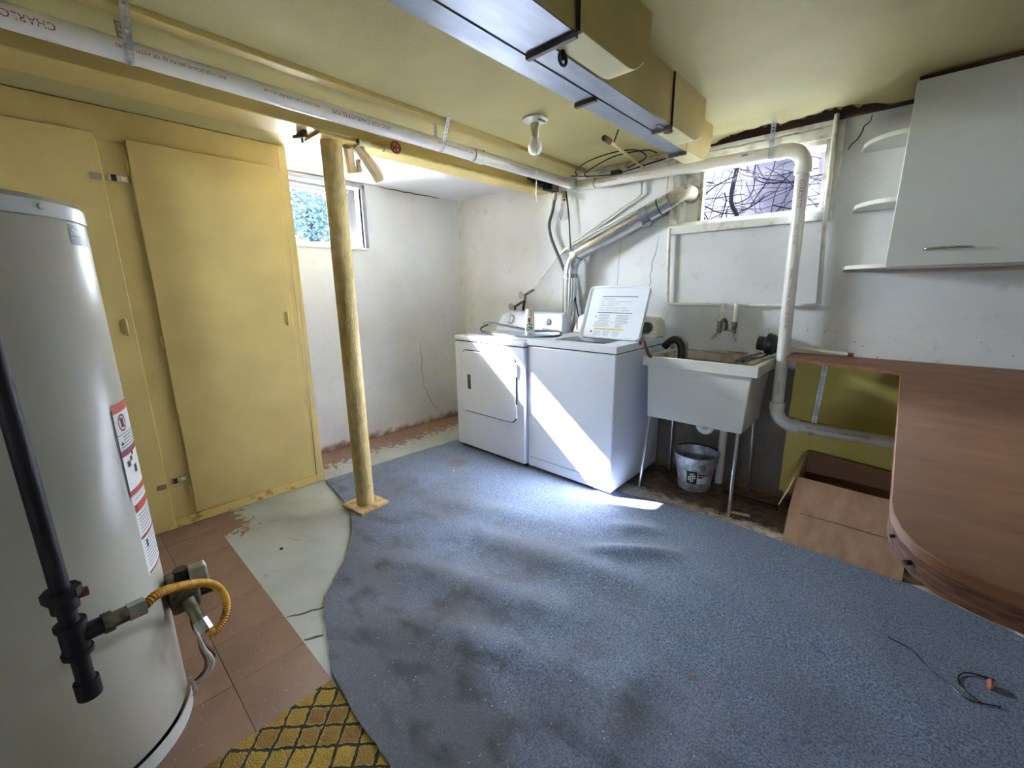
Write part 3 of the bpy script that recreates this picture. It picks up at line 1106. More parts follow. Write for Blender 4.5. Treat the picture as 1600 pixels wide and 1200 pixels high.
# ------------------------------------------------------------------ white plastic drain pipe
t = thing('drain_pipe', 'long white plastic drain pipe along the ceiling and down beside the sink', 'pipe', (1.42, -3, 1.97))
PX, PR = 1.42, .031
def pz_(y):
    return 1.984 + (y + 3.0) * -.001
B().cyl((PX, -7.0, 1.985), (PX, -.20, 1.985), PR, 28).obj('ceiling_run', 'pvc', t, smooth=50)
B().cyl((PX, -1.135, 1.985), (PX, -1.055, 1.985), PR + .0045, 28).obj('coupling', 'pvc_joint', t, bevel=.002)
B().cyl((PX, -1.139, 1.985), (PX, -1.134, 1.985), PR + .0012, 28).obj('primer_ring', 'primer', t)
B().box(PX + .02, PX + .03, -1.082, -1.078, 2.0, 2.012).obj('pen_mark', 'print_black', t)
el = arc((PX + .10, -.20, 1.985), (-1, 0, 0), (0, 1, 0), .10, 0, PI / 2, 10)
B().tube(el, PR + .004, 24).obj('elbow', 'pvc_joint', t, smooth=50)
B().cyl((PX, -.235, 1.985), (PX, -.195, 1.985), PR + .006, 24).obj('elbow_collar', 'pvc_joint', t, bevel=.002)
B().cyl((PX + .095, -.10, 1.985), (PX + .135, -.10, 1.985), PR + .006, 24).obj('elbow_collar', 'pvc_joint', t, bevel=.002)
B().cyl((PX + .136, -.10, 1.985), (PX + .141, -.10, 1.985), PR + .0012, 24).obj('primer_ring', 'primer', t)
B().cyl((PX + .10, -.10, 1.985), (2.70, -.10, 1.956), PR, 28).obj('wall_run', 'pvc', t, smooth=50)
B().tube([Vector((2.69, -.10, 1.956))] + arc((2.705, -.10, 1.87), (0, 0, 1), (1, 0, 0), .086, 0, PI / 2, 10) + [Vector((2.791, -.10, 1.855))], PR + .005, 24).obj('elbow', 'pvc_joint', t, smooth=50)
B().cyl((2.665, -.10, 1.957), (2.70, -.10, 1.956), PR + .007, 24).obj('elbow_collar', 'pvc_joint', t, bevel=.002)
B().cyl((2.791, -.10, 1.87), (2.791, -.10, 1.83), PR + .007, 24).obj('elbow_collar', 'pvc_joint', t, bevel=.002)
B().cyl((2.791, -.10, 1.85), (2.815, -.10, .60), PR, 28).obj('riser', 'pvc', t, smooth=50)
B().tube(arc((2.905, -.10, .585), (-1, 0, 0), (0, 0, -1), .09, 0, PI / 2, 10), PR + .005, 24).obj('elbow', 'pvc_joint', t, smooth=50)
B().cyl((2.815, -.10, .62), (2.815, -.10, .575), PR + .008, 24).obj('elbow_collar', 'pvc_joint', t, bevel=.002)
B().cyl((2.895, -.10, .495), (2.935, -.10, .495), PR + .008, 24).obj('elbow_collar', 'pvc_joint', t, bevel=.002)
B().cyl((2.90, -.10, .495), (4.3, -.10, .505), PR, 28).obj('floor_run', 'pvc', t, smooth=50)
# red lettering on the pipe
RR = PR + .0006


def on_run(y0, ang):
    """upside-down lettering on the ceiling run; reads towards the camera end"""
    def fn(u, v):
        a = ang + v / RR
        return (PX + RR * math.cos(a), y0 - u, 1.985 - RR * math.sin(a))
    return fn


for y0, s, sz in ((-2.70, 'CHARLOTTE PIPE', .026), (-2.30, 'PVC-1120 SCH-40 280 PSI @ 73F ASTM D-1785', .014),
                  (-1.66, 'ANCHOR CHARLOTTE PIPE', .022), (-1.98, 'PVC-DWV 2 IN  NSF-PW  SCH 40', .014),
                  (-1.16, 'PVC-1120 SCH-40 ASTM D-2665 NSF', .015), (-.70, 'CHARLOTTE PIPE DWV', .016), (-.30, 'PVC SCH-40 NSF', .014)):
    text_obj('print', s, sz, on_run(y0, -.12), 'red_print', t)


def on_wall(x0, ang):
    def fn(u, v):
        a = ang + v / RR
        return (x0 + u, -.10 - RR * math.cos(a), 1.985 - (x0 + u - 1.52) * .0246 + RR * math.sin(a))
    return fn


text_obj('print', 'CHARLOTTE PIPE', .018, on_wall(1.60, -.35), 'red_print', t)
text_obj('print', 'PVC-1120 SCH-40', .014, on_wall(1.86, -.30), 'red_print', t)


def on_riser(z0, ang):
    def fn(u, v):
        a = ang + v / RR
        z = z0 - u
        xx = 2.791 + (1.85 - z) * .0192
        return (xx + RR * math.sin(a), -.10 - RR * math.cos(a), z)
    return fn


for z0, s, sz in ((1.80, 'CHARLOTTE', .024), (1.58, 'PVC-1120 2 IN', .016), (1.36, 'CHARLOTTE PIPE  PVC-1120 SCH-40', .020), (.74, 'NSF-DWV', .016)):
    text_obj('print', s, sz, on_riser(z0, -.1), 'red_print', t)


def on_floorrun(x0, ang):
    def fn(u, v):
        a = ang + v / RR
        return (x0 + u, -.10 - RR * math.cos(a), .495 + (x0 + u - 2.9) * .007 + RR * math.sin(a))
    return fn


text_obj('print', 'PVC  NSF-DWV  CHARLOTTE PIPE', .018, on_floorrun(2.97, .1), 'red_print', t)
B().box(2.50, 2.53, -.133, -.1305, 1.962, 1.972).obj('print_block', 'print_grey', t)

# hanger straps
def hang(label, pts, side, w_=.02):
    o = strap('pipe_strap', pts, w_, side)
    tag(o, label, 'strap', 'perforated pipe straps')


hang('perforated steel strap holding the white pipe at the upper left corner',
     [(1.50, -2.55, 2.09), (1.457, -2.55, 2.0)] + [tuple(v) for v in arc((PX, -2.55, 1.985), (1, 0, 0), (0, 0, -1), .033, -.3, PI - .4, 8)] + [(1.36, -2.55, 2.088)], (0, 1, 0), .022)
hang('perforated steel strap on the white pipe right of the red valve wheel',
     [(1.50, -1.36, 2.09), (1.457, -1.36, 2.0)] + [tuple(v) for v in arc((PX, -1.36, 1.985), (1, 0, 0), (0, 0, -1), .033, -.3, PI - .4, 8)] + [(1.385, -1.36, 2.088)], (0, 1, 0))
hang('perforated steel strap hanging in front of the sink window',
     [(2.66, -.21, 2.088), (2.64, -.135, 1.99)] + [tuple(v) for v in arc((2.64, -.10, 1.957), (0, -1, 0), (0, 0, -1), .033, -.3, PI - .4, 8)], (1, 0, 0), .022)
hang('thin wire strap around the pipe elbow in the corner by the black cables',
     [(1.47, -.19, 2.085), (1.456, -.19, 2.0)] + [tuple(v) for v in arc((PX, -.19, 1.985), (1, 0, 0), (0, 0, -1), .041, -.3, PI - .4, 8)], (0, 1, 0), .010)
hang('perforated steel strap under the counter in front of the yellow wall',
     [(3.005, -.045, .87), (2.999, -.05, .70), (2.995, -.062, .56)] + [tuple(v) for v in arc((2.994, -.10, .4955), (0, 1, 0), (0, 0, -1), .034, -.5, PI * .9, 8)], (1, 0, 0), .024)

# ------------------------------------------------------------------ yellow pipe with red valve under the beam
t = thing('beam_pipe', 'yellow painted water pipe with a red valve wheel along the beam', 'pipe', (1.12, -1.5, 2.0))
B().cyl((1.155, -1.64, 1.992), (1.155, -.03, 1.992), .012, 12).obj('pipe', 'pipe_yellow', t, smooth=60)
B().cyl((1.155, -1.66, 1.992), (1.155, -1.60, 1.992), .018, 12).obj('valve_body', 'cream_duct', t, smooth=50)
B().cyl((1.155, -1.662, 1.992), (1.155, -1.668, 1.992), .009, 10).obj('valve_opening', 'black', t)
B().cyl((1.155, -1.52, 1.992), (1.155, -1.44, 1.992), .017, 12).obj('valve_bonnet', 'pipe_yellow', t, smooth=50)
B().cyl((1.155, -1.475, 1.995), (1.20, -1.475, 1.995), .007, 10).obj('valve_stem', 'rust', t, smooth=60)
wh = B().tube(arc((1.20, -1.475, 1.995), (0, 1, 0), (0, 0, 1), .026, 0, 2 * PI, 20), .006, 7)
for k in range(5):
    a = 2 * PI * k / 5
    wh.cyl((1.20, -1.475, 1.995), (1.20, -1.475 + .026 * math.cos(a), 1.995 + .026 * math.sin(a)), .0045, 6)
wh.obj('valve_wheel', 'red', t, smooth=60)
t2 = thing('pipe_stub', 'short open yellow pipe end in the corner under the beam', 'pipe', (1.27, -.05, 1.93))
B().cyl((1.225, -.03, 1.985), (1.29, -.10, 1.915), .012, 12).obj('pipe', 'pipe_yellow', t2, smooth=60)
B().cyl((1.2895, -.0995, 1.9155), (1.2908, -.1008, 1.9142), .0085, 12).obj('opening', 'black', t2)

# wrapped pipe elbows hanging right of the post
t = thing('wrapped_pipe', 'tan tape-wrapped pipe elbows drooping under the beam right of the post', 'pipe wrap', (1.03, -1.6, 1.95))
B().tube(spline([(1.06, -1.63, 2.0), (1.05, -1.595, 1.98), (1.03, -1.55, 1.95), (1.02, -1.50, 1.905), (1.015, -1.475, 1.862)], 5),
         [.020 + .0011 * k for k in range(14)] + [.035] * 5 + [.033, .028], 8).obj('long_wrap', 'tan_wrap', t, smooth=30)
B().tube(spline([(1.06, -1.67, 1.99), (1.03, -1.65, 1.955), (1.0, -1.63, 1.915), (.99, -1.62, 1.885)], 5), .026, 8).obj('short_wrap', 'tan_wrap', t, smooth=30)
B().tube(spline([(1.07, -1.69, 2.0), (1.02, -1.63, 1.985), (1.05, -1.57, 1.995)], 5), .011, 8).obj('tape', 'post', t, smooth=50)
B().box(1.00, 1.03, -1.60, -1.585, 1.885, 1.95).obj('bracket', 'tan_wrap', t, bevel=.002)
B().ribbon([(1.03, -1.60, 1.93), (1.02, -1.575, 1.90), (1.01, -1.57, 1.885)], .02, (1, 0, 0)).obj('torn_tape', 'white_trim', t)

# ------------------------------------------------------------------ junction boxes, cables at the corner
t = thing('junction_box', 'black electrical junction box with a drooping grey conduit beside the beam end', 'junction box', (1.17, -.12, 2.02))
B().box(1.145, 1.205, -.20, -.05, 1.985, 2.06).obj('box', 'black_matte', t, bevel=.006)
B().tube(spline([(1.155, -.36, 2.045), (1.165, -.29, 2.03), (1.17, -.22, 2.02)], 5), [.008] * 4 + [.018] * 4 + [.024] * 3, 8).obj('cable_bundle', 'black_matte', t, smooth=50)
B().box(1.206, 1.22, -.15, -.08, 1.99, 2.04).obj('cover', 'grey_iron', t, bevel=.003)
B().cyl((1.175, -.055, 1.99), (1.165, -.055, 1.935), .018, 12).obj('connector', 'steel', t, smooth=50)
B().tube(spline([(1.166, -.055, 1.945), (1.145, -.05, 1.86), (1.113, -.05, 1.766), (1.13, -.05, 1.67), (1.165, -.05, 1.593), (1.23, -.055, 1.48), (1.287, -.06, 1.369), (1.31, -.07, 1.25), (1.32, -.08, 1.1)], 8), .0125, 10).obj('conduit', 'grey_hose', t, smooth=60)
tag(B().tube(spline([(1.27, -.05, 1.985), (1.30, -.05, 1.80), (1.325, -.06, 1.60), (1.36, -.08, 1.40), (1.42, -.12, 1.2), (1.475, -.15, 1.06)], 8), .005, 8).obj('black_cord', 'black', smooth=60),
    'thin black cord hanging from the corner down behind the washer', 'cord')
t = thing('paper_tag', 'small grey arrow-shaped tag hanging on a string at the wall corner', 'tag', (1.21, -.03, 1.83))
B().prism([(1.185, 1.84), (1.205, 1.858), (1.225, 1.845), (1.222, 1.81), (1.207, 1.785), (1.19, 1.815)], -.032, -.029, 'xz').obj('tag', 'duct_tape', t)
B().cyl((1.205, -.03, 1.855), (1.222, -.03, 1.98), .0012, 5).obj('string', 'wire_white', t)

t = thing('cable_loop', 'loops of thin black cable under the ceiling beside the pipe elbow', 'cable', (1.75, -.25, 2.03))
for pts in ([(1.46, -.19, 2.035), (1.50, -.26, 2.05), (1.62, -.33, 2.06), (1.78, -.385, 2.06), (1.93, -.40, 2.055), (2.0, -.34, 2.05), (1.97, -.2, 2.045), (1.80, -.10, 2.04)],
            [(1.50, -.12, 2.03), (1.52, -.18, 2.04), (1.66, -.26, 2.05), (1.85, -.34, 2.055), (2.03, -.33, 2.05), (2.06, -.24, 2.05)],
            [(1.40, -.17, 2.045), (1.50, -.13, 2.035), (1.62, -.07, 2.03), (1.75, -.05, 2.035), (1.9, -.06, 2.045), (2.05, -.09, 2.05)]):
    B().tube(spline(pts, 8), .0035, 6).obj('cable', 'black_matte', t, smooth=60)
B().box(1.66, 1.73, -.085, -.03, 2.0, 2.05).obj('plug', 'black', t, bevel=.008)
struct(B().box(1.55, 2.2, -.05, -.001, 2.05, H).obj('trim_7', 'old_trim'), 'short whitish board at the top of the back wall', 'trim')

# painted pipes under the ceiling, left of the ducts
t = thing('ceiling_pipe', 'thin yellow pipe with a rusty capped end hanging under the ceiling', 'pipe', (1.93, -.4, 2.05))
B().cyl((1.957, -.62, 2.05), (1.875, -.03, 2.045), .0095, 10).obj('pipe', 'pipe_yellow', t, smooth=60)
B().cyl((1.965, -.68, 2.05), (1.957, -.61, 2.05), .016, 10).obj('fitting', 'rust', t, smooth=50)
B().cyl((1.968, -.695, 2.05), (1.965, -.67, 2.05), .010, 8).obj('cap', 'rust', t, smooth=50)
B().cyl((1.99, -.62, 2.04), (2.02, -.63, 2.092), .004, 6).obj('nail', 'rust', t)
tag(B().cyl((2.27, -1.1, 2.055), (2.16, -.02, 2.05), .0125, 12).obj('ceiling_pipe', 'pipe_yellow', smooth=60),
    'yellow painted pipe running close along the left duct', 'pipe')

# ------------------------------------------------------------------ bulb holder and old ceiling base
t = thing('bare_bulb', 'unlit white bulb in a round porcelain ceiling holder with pull cord', 'lamp', (1.79, -1.05, 2.09))
B().lathe((1.79, -1.05, 2.089), [(.0, 0), (.064, 0), (.064, -.006), (.052, -.012), (.025, -.020), (.0, -.021)], 28).obj('canopy', 'porcelain', t, smooth=40)
B().lathe((1.79, -1.05, 2.07), [(.024, 0), (.022, -.02), (.019, -.04), (.0185, -.062), (.016, -.066)], 20).obj('socket', 'steel', t, smooth=40)
B().lathe((1.79, -1.05, 2.006), [(.013, 0), (.016, -.008), (.026, -.02), (.033, -.034), (.0355, -.048), (.032, -.063), (.021, -.076), (.0, -.081)], 28).obj('bulb', 'frosted_bulb', t, smooth=70)
B().cyl((1.815, -1.07, 2.05), (1.815, -1.07, 1.70), .0016, 6).obj('pull_cord', 'steel', t)
B().box(1.83, 1.842, -1.075, -1.03, 2.069, 2.075).obj('pull_arm', 'print_grey', t)
t = thing('ceiling_socket', 'old brownish round ceiling socket half hidden by the duct', 'socket', (2.14, -1.42, 2.09))
B().lathe((2.13, -1.42, 2.089), [(.0, 0), (.040, 0), (.040, -.02), (.030, -.035), (.0, -.036)], 24).obj('base', 'rusty_plate', t, smooth=40)
B().lathe((2.13, -1.42, 2.052), [(.024, 0), (.022, -.010), (.0, -.011)], 16).obj('cap', 'porcelain', t, smooth=40)

# ------------------------------------------------------------------ dryer
DX0, DX1, DY0, DY1, DZ = .70, 1.425, -.718, -.08, .92
t = thing('clothes_dryer', 'white front-loading clothes dryer in the corner, left of the washer', 'dryer', (1.06, -.41, .012))
B().box(DX0, DX1, DY0 + .012, DY1, .035, .878).obj('body', 'enamel', t, bevel=.006)
B().box(DX0 + .004, DX1 - .004, DY0 + .03, DY1 - .02, .0125, .034).obj('base', 'black_matte', t)
fr = B().prism(rrect(DX0 + .002, DX1 - .002, .036, .876, .012), DY0, DY0 + .0115, 'xz').obj('front_panel', 'enamel', t, bevel=.004)
B().prism(rrect(.77, 1.356, .325, .818, .065), DY0 - .0025, DY0 - .0004, 'xz').obj('door_gap', 'seam', t)
dr = B().prism(rrect(.776, 1.350, .331, .812, .06), DY0 - .012, DY0 - .0027, 'xz').obj('door', 'enamel', t, bevel=.006)
B().prism(rrect(.845, .905, .50, .645, .008), DY0 - .0165, DY0 - .0122, 'xz').obj('handle_frame', 'enamel_top', dr, bevel=.003)
B().prism(rrect(.857, .893, .515, .630, .006), DY0 - .0180, DY0 - .0167, 'xz').obj('handle_recess', 'grey_iron', dr)
for z in (.42, .72):
    B().box(1.3445, 1.362, DY0 - .0155, DY0 - .004, z - .05, z + .05).obj('hinge', 'enamel_top', dr, bevel=.003)
B().box(DX0 - .002, DX1 + .002, DY0 - .004, DY1, .884, DZ).obj('top', 'enamel_top', t, bevel=.010, seg=3)
B().box(DX0 + .004, DX1 - .004, DY0 + .004, DY1 - .004, .8785, .8835).obj('seam', 'seam', t)
# console with a slanted face
cprof = [(-.275, DZ + .001), (-.235, 1.045), (-.225, 1.07), (-.20, 1.085), (-.16, 1.09), (-.11, 1.075), (-.095, 1.03), (-.09, DZ + .001)]
con = thing('console', '', '', (0, 0, 0))
bpy.data.objects.remove(con)


def console(t, x0, x1, prof, m, inset=.07):
    b = B()
    zmin, zmax = min(z for _, z in prof), max(z for _, z in prof)
    n = 8
    # ends rounded in front view: upper corners cut back
    xs0, xs1 = [], []
    lo = []
    hi = []
    for (y, z) in prof:
        k = (z - zmin) / (zmax - zmin)
        cut = inset * (k ** 2.4)
        lo.append(b.bm.verts.new((x0 + cut, y, z)))
        hi.append(b.bm.verts.new((x1 - cut * .35, y, z)))
    b.bm.faces.new(lo[::-1])
    b.bm.faces.new(hi)
    m_ = len(prof)
    for i in range(m_):
        j = (i + 1) % m_
        b.bm.faces.new((lo[i], lo[j], hi[j], hi[i]))
    return b.obj('console', m, t, bevel=.012, seg=3)


co = console(t, .705, 1.415, cprof, 'enamel', .11)


def knob(parent, x, z, r, face_y, slope, mm='enamel_top', ring='print_grey'):
    n = Vector((0, -math.cos(slope), math.sin(slope)))
    c = Vector((x, face_y, z))
    k = B().cyl(c, c + n * .002, r * 1.22, 28).obj('dial_ring', ring, parent)
    k2 = B().cyl(c + n * .0022, c + n * .016, r, 28, r * .9).obj('dial', mm, parent, bevel=.002)
    u = Vector((0, math.sin(slope), math.cos(slope)))
    p = c + n * .0165
    s = Vector((1, 0, 0)) * (r * .2)
    b = B()
    lo = [p - s - u * r * .85, p + s - u * r * .85, p + s + u * r * .85, p - s + u * r * .85]
    b.hexa(lo, [v + n * .012 for v in lo])
    b.obj('dial_grip', mm, k2, bevel=.002)


def face_y(z, prof=cprof):
    (y0, z0), (y1, z1) = prof[0], prof[1]
    return y0 + (y1 - y0) * (z - z0) / (z1 - z0)


SL = math.atan2(.04, .125)
knob(t, .87, 1.02, .034, face_y(1.02) - .001, SL)
knob(t, 1.265, 1.015, .022, face_y(1.015) - .001, SL)


def on_console(x0, z0, prof=cprof, sl=SL):
    def fn(u, v):
        z = z0 + v * math.cos(sl)
        return (x0 + u, face_y(z, prof) - .0012, z)
    return fn


text_obj('brand_print', 'Amana', .026, on_console(1.22, .955), 'print_black', t)
b = B()
for a in range(10):
    q = math.radians(100 + a * 26)
    c = Vector((.87 + .056 * math.cos(q), 0, 1.02 + .052 * math.sin(q)))
    c.y = face_y(c.z) - .0012
    L = random.uniform(.012, .02)
    b.poly([c + Vector((-L, -.0002, -.0015)), c + Vector((L, -.0002, -.0015)), c + Vector((L, .0003, .0015)), c + Vector((-L, .0003, .0015))])
b.obj('dial_print', 'print_grey', t)
b = B()
c = Vector((1.28, face_y(1.055) - .0012, 1.052))
b.poly([c + Vector((-.05, 0, -.0015)), c + Vector((.05, 0, -.0015)), c + Vector((.05, .0008, .0015)), c + Vector((-.05, .0008, .0015))])
b.obj('dial_print', 'print_grey', t)

# ------------------------------------------------------------------ washer
WX0, WX1, WY0, WY1, WZ = 1.437, 2.10, -.695, -.04, .94
t = thing('washing_machine', 'white top-loading washing machine with its lid raised', 'washer', (1.77, -.36, .012))
B().box(WX0, WX1, WY0, WY1, .03, .892).obj('body', 'enamel', t, bevel=.008)
B().box(WX0 + .02, WX1 - .02, WY0 + .03, WY1 - .02, .0125, .029).obj('base', 'black_matte', t)
B().box(WX0 + .004, WX1 - .004, WY0 + .004, WY1 - .004, .8925, .8985).obj('seam', 'seam', t)
b = B()
hx0, hx1, hy0, hy1 = 1.60, 1.98, -.62, -.34
b.box(WX0 - .002, hx0, WY0 - .004, WY1, .899, WZ).box(hx1, WX1 + .003, WY0 - .004, WY1, .899, WZ)
b.box(hx0, hx1, WY0 - .004, hy0, .899, WZ).box(hx0, hx1, hy1, WY1, .899, WZ)
b.obj('top', 'enamel_top', t)
B().box(hx0 - .001, hx1 + .001, hy0 - .001, hy1 + .001, .8990, .905).obj('tub_opening', 'black_matte', t)
B().box(WX0 + .015, WX1 - .0002, WY0 - .0015, WY0 - .0002, .10, .104).obj('lower_seam', 'print_grey', t)
B().box(WX0 + .001, WX1 - .001, WY1 + .001, WY1 + .006, .05, .88).obj('back_panel', 'galv', t)
wprof = [(-.20, WZ + .001), (-.165, 1.045), (-.155, 1.068), (-.13, 1.08), (-.09, 1.08), (-.07, 1.05), (-.065, WZ + .001)]
console(t, WX0 + .012, WX1 + .012, wprof, 'enamel_dull', .05)
wsl = math.atan2(.035, .105)
knob(t, 2.035, 1.005, .036, face_y(1.005, wprof) - .001, wsl, 'grey_iron')
B().box(WX0 + .060, WX0 + .064, -.205, -.20, .97, 1.04).obj('console_seam', 'print_black', t)
b = B()
for i in range(4):
    z = 1.04 - i * .024
    y = face_y(z, wprof) - .0013
    b.poly([(2.075, y - .0002, z - .001), (2.10, y - .0002, z - .001), (2.10, y + .0004, z + .001), (2.075, y + .0004, z + .001)])
b.obj('dial_print', 'print_grey', t)
# raised lid, leaning back
LX0, LX1 = 1.655, 2.09
lb_, lt_ = Vector((0, -.40, .941)), Vector((0, -.262, 1.276))
up = (lt_ - lb_)
LH = up.length
up.normalize()
nrm = Vector((0, -up.z, up.y))


def lidp(u, v, d=0.0):
    return lb_ + Vector((u, 0, 0)) + up * v + nrm * d


lid_o = B()
P_ = rrect(LX0, LX1, 0, LH, .03)
lo = [lid_o.bm.verts.new(lidp(a, c, -.018)) for a, c in P_]
hi = [lid_o.bm.verts.new(lidp(a, c, .004)) for a, c in P_]
lid_o.bm.faces.new(lo[::-1])
lid_o.bm.faces.new(hi)
for i in range(len(P_)):
    j = (i + 1) % len(P_)
    lid_o.bm.faces.new((lo[i], lo[j], hi[j], hi[i]))
lid = lid_o.obj('lid', 'enamel_top', t, bevel=.004)
# raised lid lip: frame around the inner face
b = B()
P2 = rrect(LX0 + .022, LX1 - .012, .012, LH - .014, .022)
r0 = [b.bm.verts.new(lidp(a, c, .0045)) for a, c in P_]
r1 = [b.bm.verts.new(lidp(a, c, .014)) for a, c in P_]
r2 = [b.bm.verts.new(lidp(a, c, .014)) for a, c in [(x, z) for x, z in rrect(LX0 + .007, LX1 - .007, .007, LH - .007, .026)]]
r3 = [b.bm.verts.new(lidp(a, c, .0045)) for a, c in P2]
for A_, B_ in ((r0, r1), (r1, r2), (r2, r3)):
    for i in range(len(A_)):
        j = (i + 1) % len(A_)
        b.bm.faces.new((A_[i], A_[j], B_[j], B_[i]))
b.obj('lid_lip', 'enamel_top', lid, smooth=40)


def lid_bars(bars, m, name='lid_print'):
    b = B()
    for u0, u1, v, h in bars:
        b.poly([lidp(u0, v - h / 2, .0052), lidp(u1, v - h / 2, .0052), lidp(u1, v + h / 2, .0052), lidp(u0, v + h / 2, .0052)])
    b.obj(name, m, lid)


random.seed(3)
lid_bars([(1.76, 2.02, .290, .0045), (1.75, 2.005, .178, .0045)], 'print_black')
bars = [(1.765, 1.86, .274, .003)]
for v, segs in ((.256, ((1.757, 1.79), (1.803, 1.985))), (.240, ((1.76, 1.785), (1.795, 1.80), (1.81, 1.90))), (.228, ((1.765, 1.80), (1.81, 1.865))),
                (.212, ((1.755, 1.785), (1.80, 1.96))), (.196, ((1.757, 1.85), (1.86, 1.905), (1.92, 1.98)))):
    bars += [(a, c, v, .0026) for a, c in segs]
for col in (1.765, 1.895):
    for row in range(3):
        for k in range(3):
            bars.append((col + (0 if k else .01), col + random.uniform(.075, .10), .164 - row * .018 - k * .0048, .0018))
for k in range(5):
    bars.append((1.745, 1.745 + random.uniform(.07, .13), .104 - k * .006, .0018))
    bars.append((1.905, 1.905 + random.uniform(.03, .07), .104 - k * .006, .0018))
bars.append((1.745, 1.995, .110, .0018))
for col in (1.755, 1.825, 1.895):
    for k in range(6):
        bars.append((col, col + random.uniform(.04, .06), .052 - k * .006, .0016))
lid_bars(bars, 'print_grey')
lid_bars([(1.755, 1.97, .066, .011)], 'yellow_print')
lid_bars([(1.745, 1.752, .150, .008), (1.73, 1.742, .046, .010)], 'print_black')


def on_lid(u0, v0):
    return lambda u, v: lidp(u0 + u, v0 + v, .0056)


text_obj('lid_print', 'TIPS  IMPORTANT  A CONSEILS', .010, on_lid(1.765, .0625), 'print_grey', lid)
random.seed(11)

# grey hose coiled on the dryer top
t = thing('hose_coil', 'grey rubber hose coiled across the dryer and washer tops', 'hose', (1.1, -.45, .93))
hp = [(.80, -.46, .985), (.815, -.50, 1.0), (.86, -.47, 1.005), (1.05, -.40, .975), (1.22, -.38, .957), (1.35, -.34, .96), (1.44, -.36, .965), (1.54, -.46, .963),
      (1.58, -.55, .956), (1.52, -.64, .955), (1.38, -.65, .948), (1.15, -.60, .936), (.95, -.56, .935), (.82, -.53, .94), (.765, -.49, .96), (.78, -.44, .985), (.82, -.44, .995)]
B().tube(spline(hp, 8), .0085, 9).obj('hose', 'grey_hose', t, smooth=60)
B().cyl((.812, -.445, .995), (.845, -.438, 1.0), .013, 10).obj('coupling', 'steel', t, smooth=50)

t = thing('spray_can', 'white spray can with red and green print on the dryer edge', 'spray can', (1.385, -.60, DZ))
cx, cy, cz = 1.362, -.585, DZ + .001
B().lathe((cx, cy, cz), [(.031, 0), (.033, .004), (.033, .155), (.030, .165)], 28).obj('can', 'label_white', t, smooth=40)
B().lathe((cx, cy, cz + .1655), [(.0285, 0), (.0285, .034), (.025, .045), (.0, .046)], 24).obj('cap', 'enamel_dull', t, smooth=40)


def can_patch(a0, a1, z0, z1, m, r=.0333, n=6):
    b = B()
    for k in range(n):
        q0, q1 = a0 + (a1 - a0) * k / n, a0 + (a1 - a0) * (k + 1) / n
        b.poly([(cx + r * math.cos(q), cy + r * math.sin(q), cz + z) for q, z in ((q0, z0), (q1, z0), (q1, z1), (q0, z1))])
    b.obj('print', m, t)


ca = math.atan2(-2.85 - cy, 3.27 - cx)
can_patch(ca - .45, ca + .15, .122, .150, 'label_red')
for da, z, h in ((-.6, .098, .012), (-.1, .105, .014), (.25, .100, .01), (-.35, .085, .008), (.05, .075, .018), (.4, .07, .02), (-.2, .065, .01)):
    can_patch(ca + da - .16, ca + da + .16, z, z + h, 'green_print')
can_patch(ca - .95, ca - .45, .058, .088, 'print_grey', .03335)
for k in range(4):
    can_patch(ca - .5, ca + .3, .04 - k * .009, .043 - k * .009, 'print_grey')

# washer supply taps and painted copper lines on the back wall
t = thing('washer_taps', 'two small wall taps fed by slanting painted pipes behind the dryer', 'tap', (.9, -.03, 1.2))
B().tube(spline([(.925, -.03, 1.263), (1.05, -.03, 1.38), (1.20, -.03, 1.525), (1.30, -.03, 1.594), (1.5, -.03, 1.695), (1.75, -.03, 1.82), (1.86, -.03, 1.875), (1.868, -.03, 1.90), (1.862, -.03, 2.05)], 6), .0085, 8).obj('pipe', 'pipe_cream', t, smooth=60)
B().tube(spline([(1.19, -.047, 1.505), (1.32, -.045, 1.583), (1.6, -.045, 1.69), (1.9, -.045, 1.80), (2.02, -.04, 1.845), (2.045, -.035, 1.87), (2.045, -.03, 2.05)], 6), .0085, 8).obj('pipe', 'pipe_cream', t, smooth=60)
B().cyl((2.085, -.035, 1.69), (2.085, -.035, 2.05), .0085, 8).obj('pipe', 'pipe_cream', t, smooth=60)
for x, z in ((.853, 1.221), (.735, 1.121)):
    B().cyl((x, -.03, z), (x + .085, -.03, z + .04), .011, 8).obj('valve', 'grey_iron', t, smooth=50)
    B().cyl((x, -.035, z), (x - .005, -.09, z - .004), .006, 8).obj('stem', 'grey_iron', t, smooth=50)
    wh = B().tube(arc((x - .005, -.09, z - .004), (1, 0, 0), (0, 0, 1), .024, 0, 2 * PI, 16), .006, 6)
    for k in range(3):
        a = 2 * PI * k / 3
        wh.cyl((x - .005, -.09, z - .004), (x - .005 + .024 * math.cos(a), -.09, z - .004 + .024 * math.sin(a)), .004, 6)
    wh.obj('hand_wheel', 'steel', t, smooth=60)
    B().cyl((x, -.04, z - .005), (x + .01, -.06, z - .05), .011, 8).obj('outlet', 'grey_iron', t, smooth=50)
B().tube(spline([(.863, -.06, 1.17), (.855, -.07, 1.10), (.86, -.075, .98)], 5), .011, 8).obj('supply_hose', 'black', t, smooth=60)

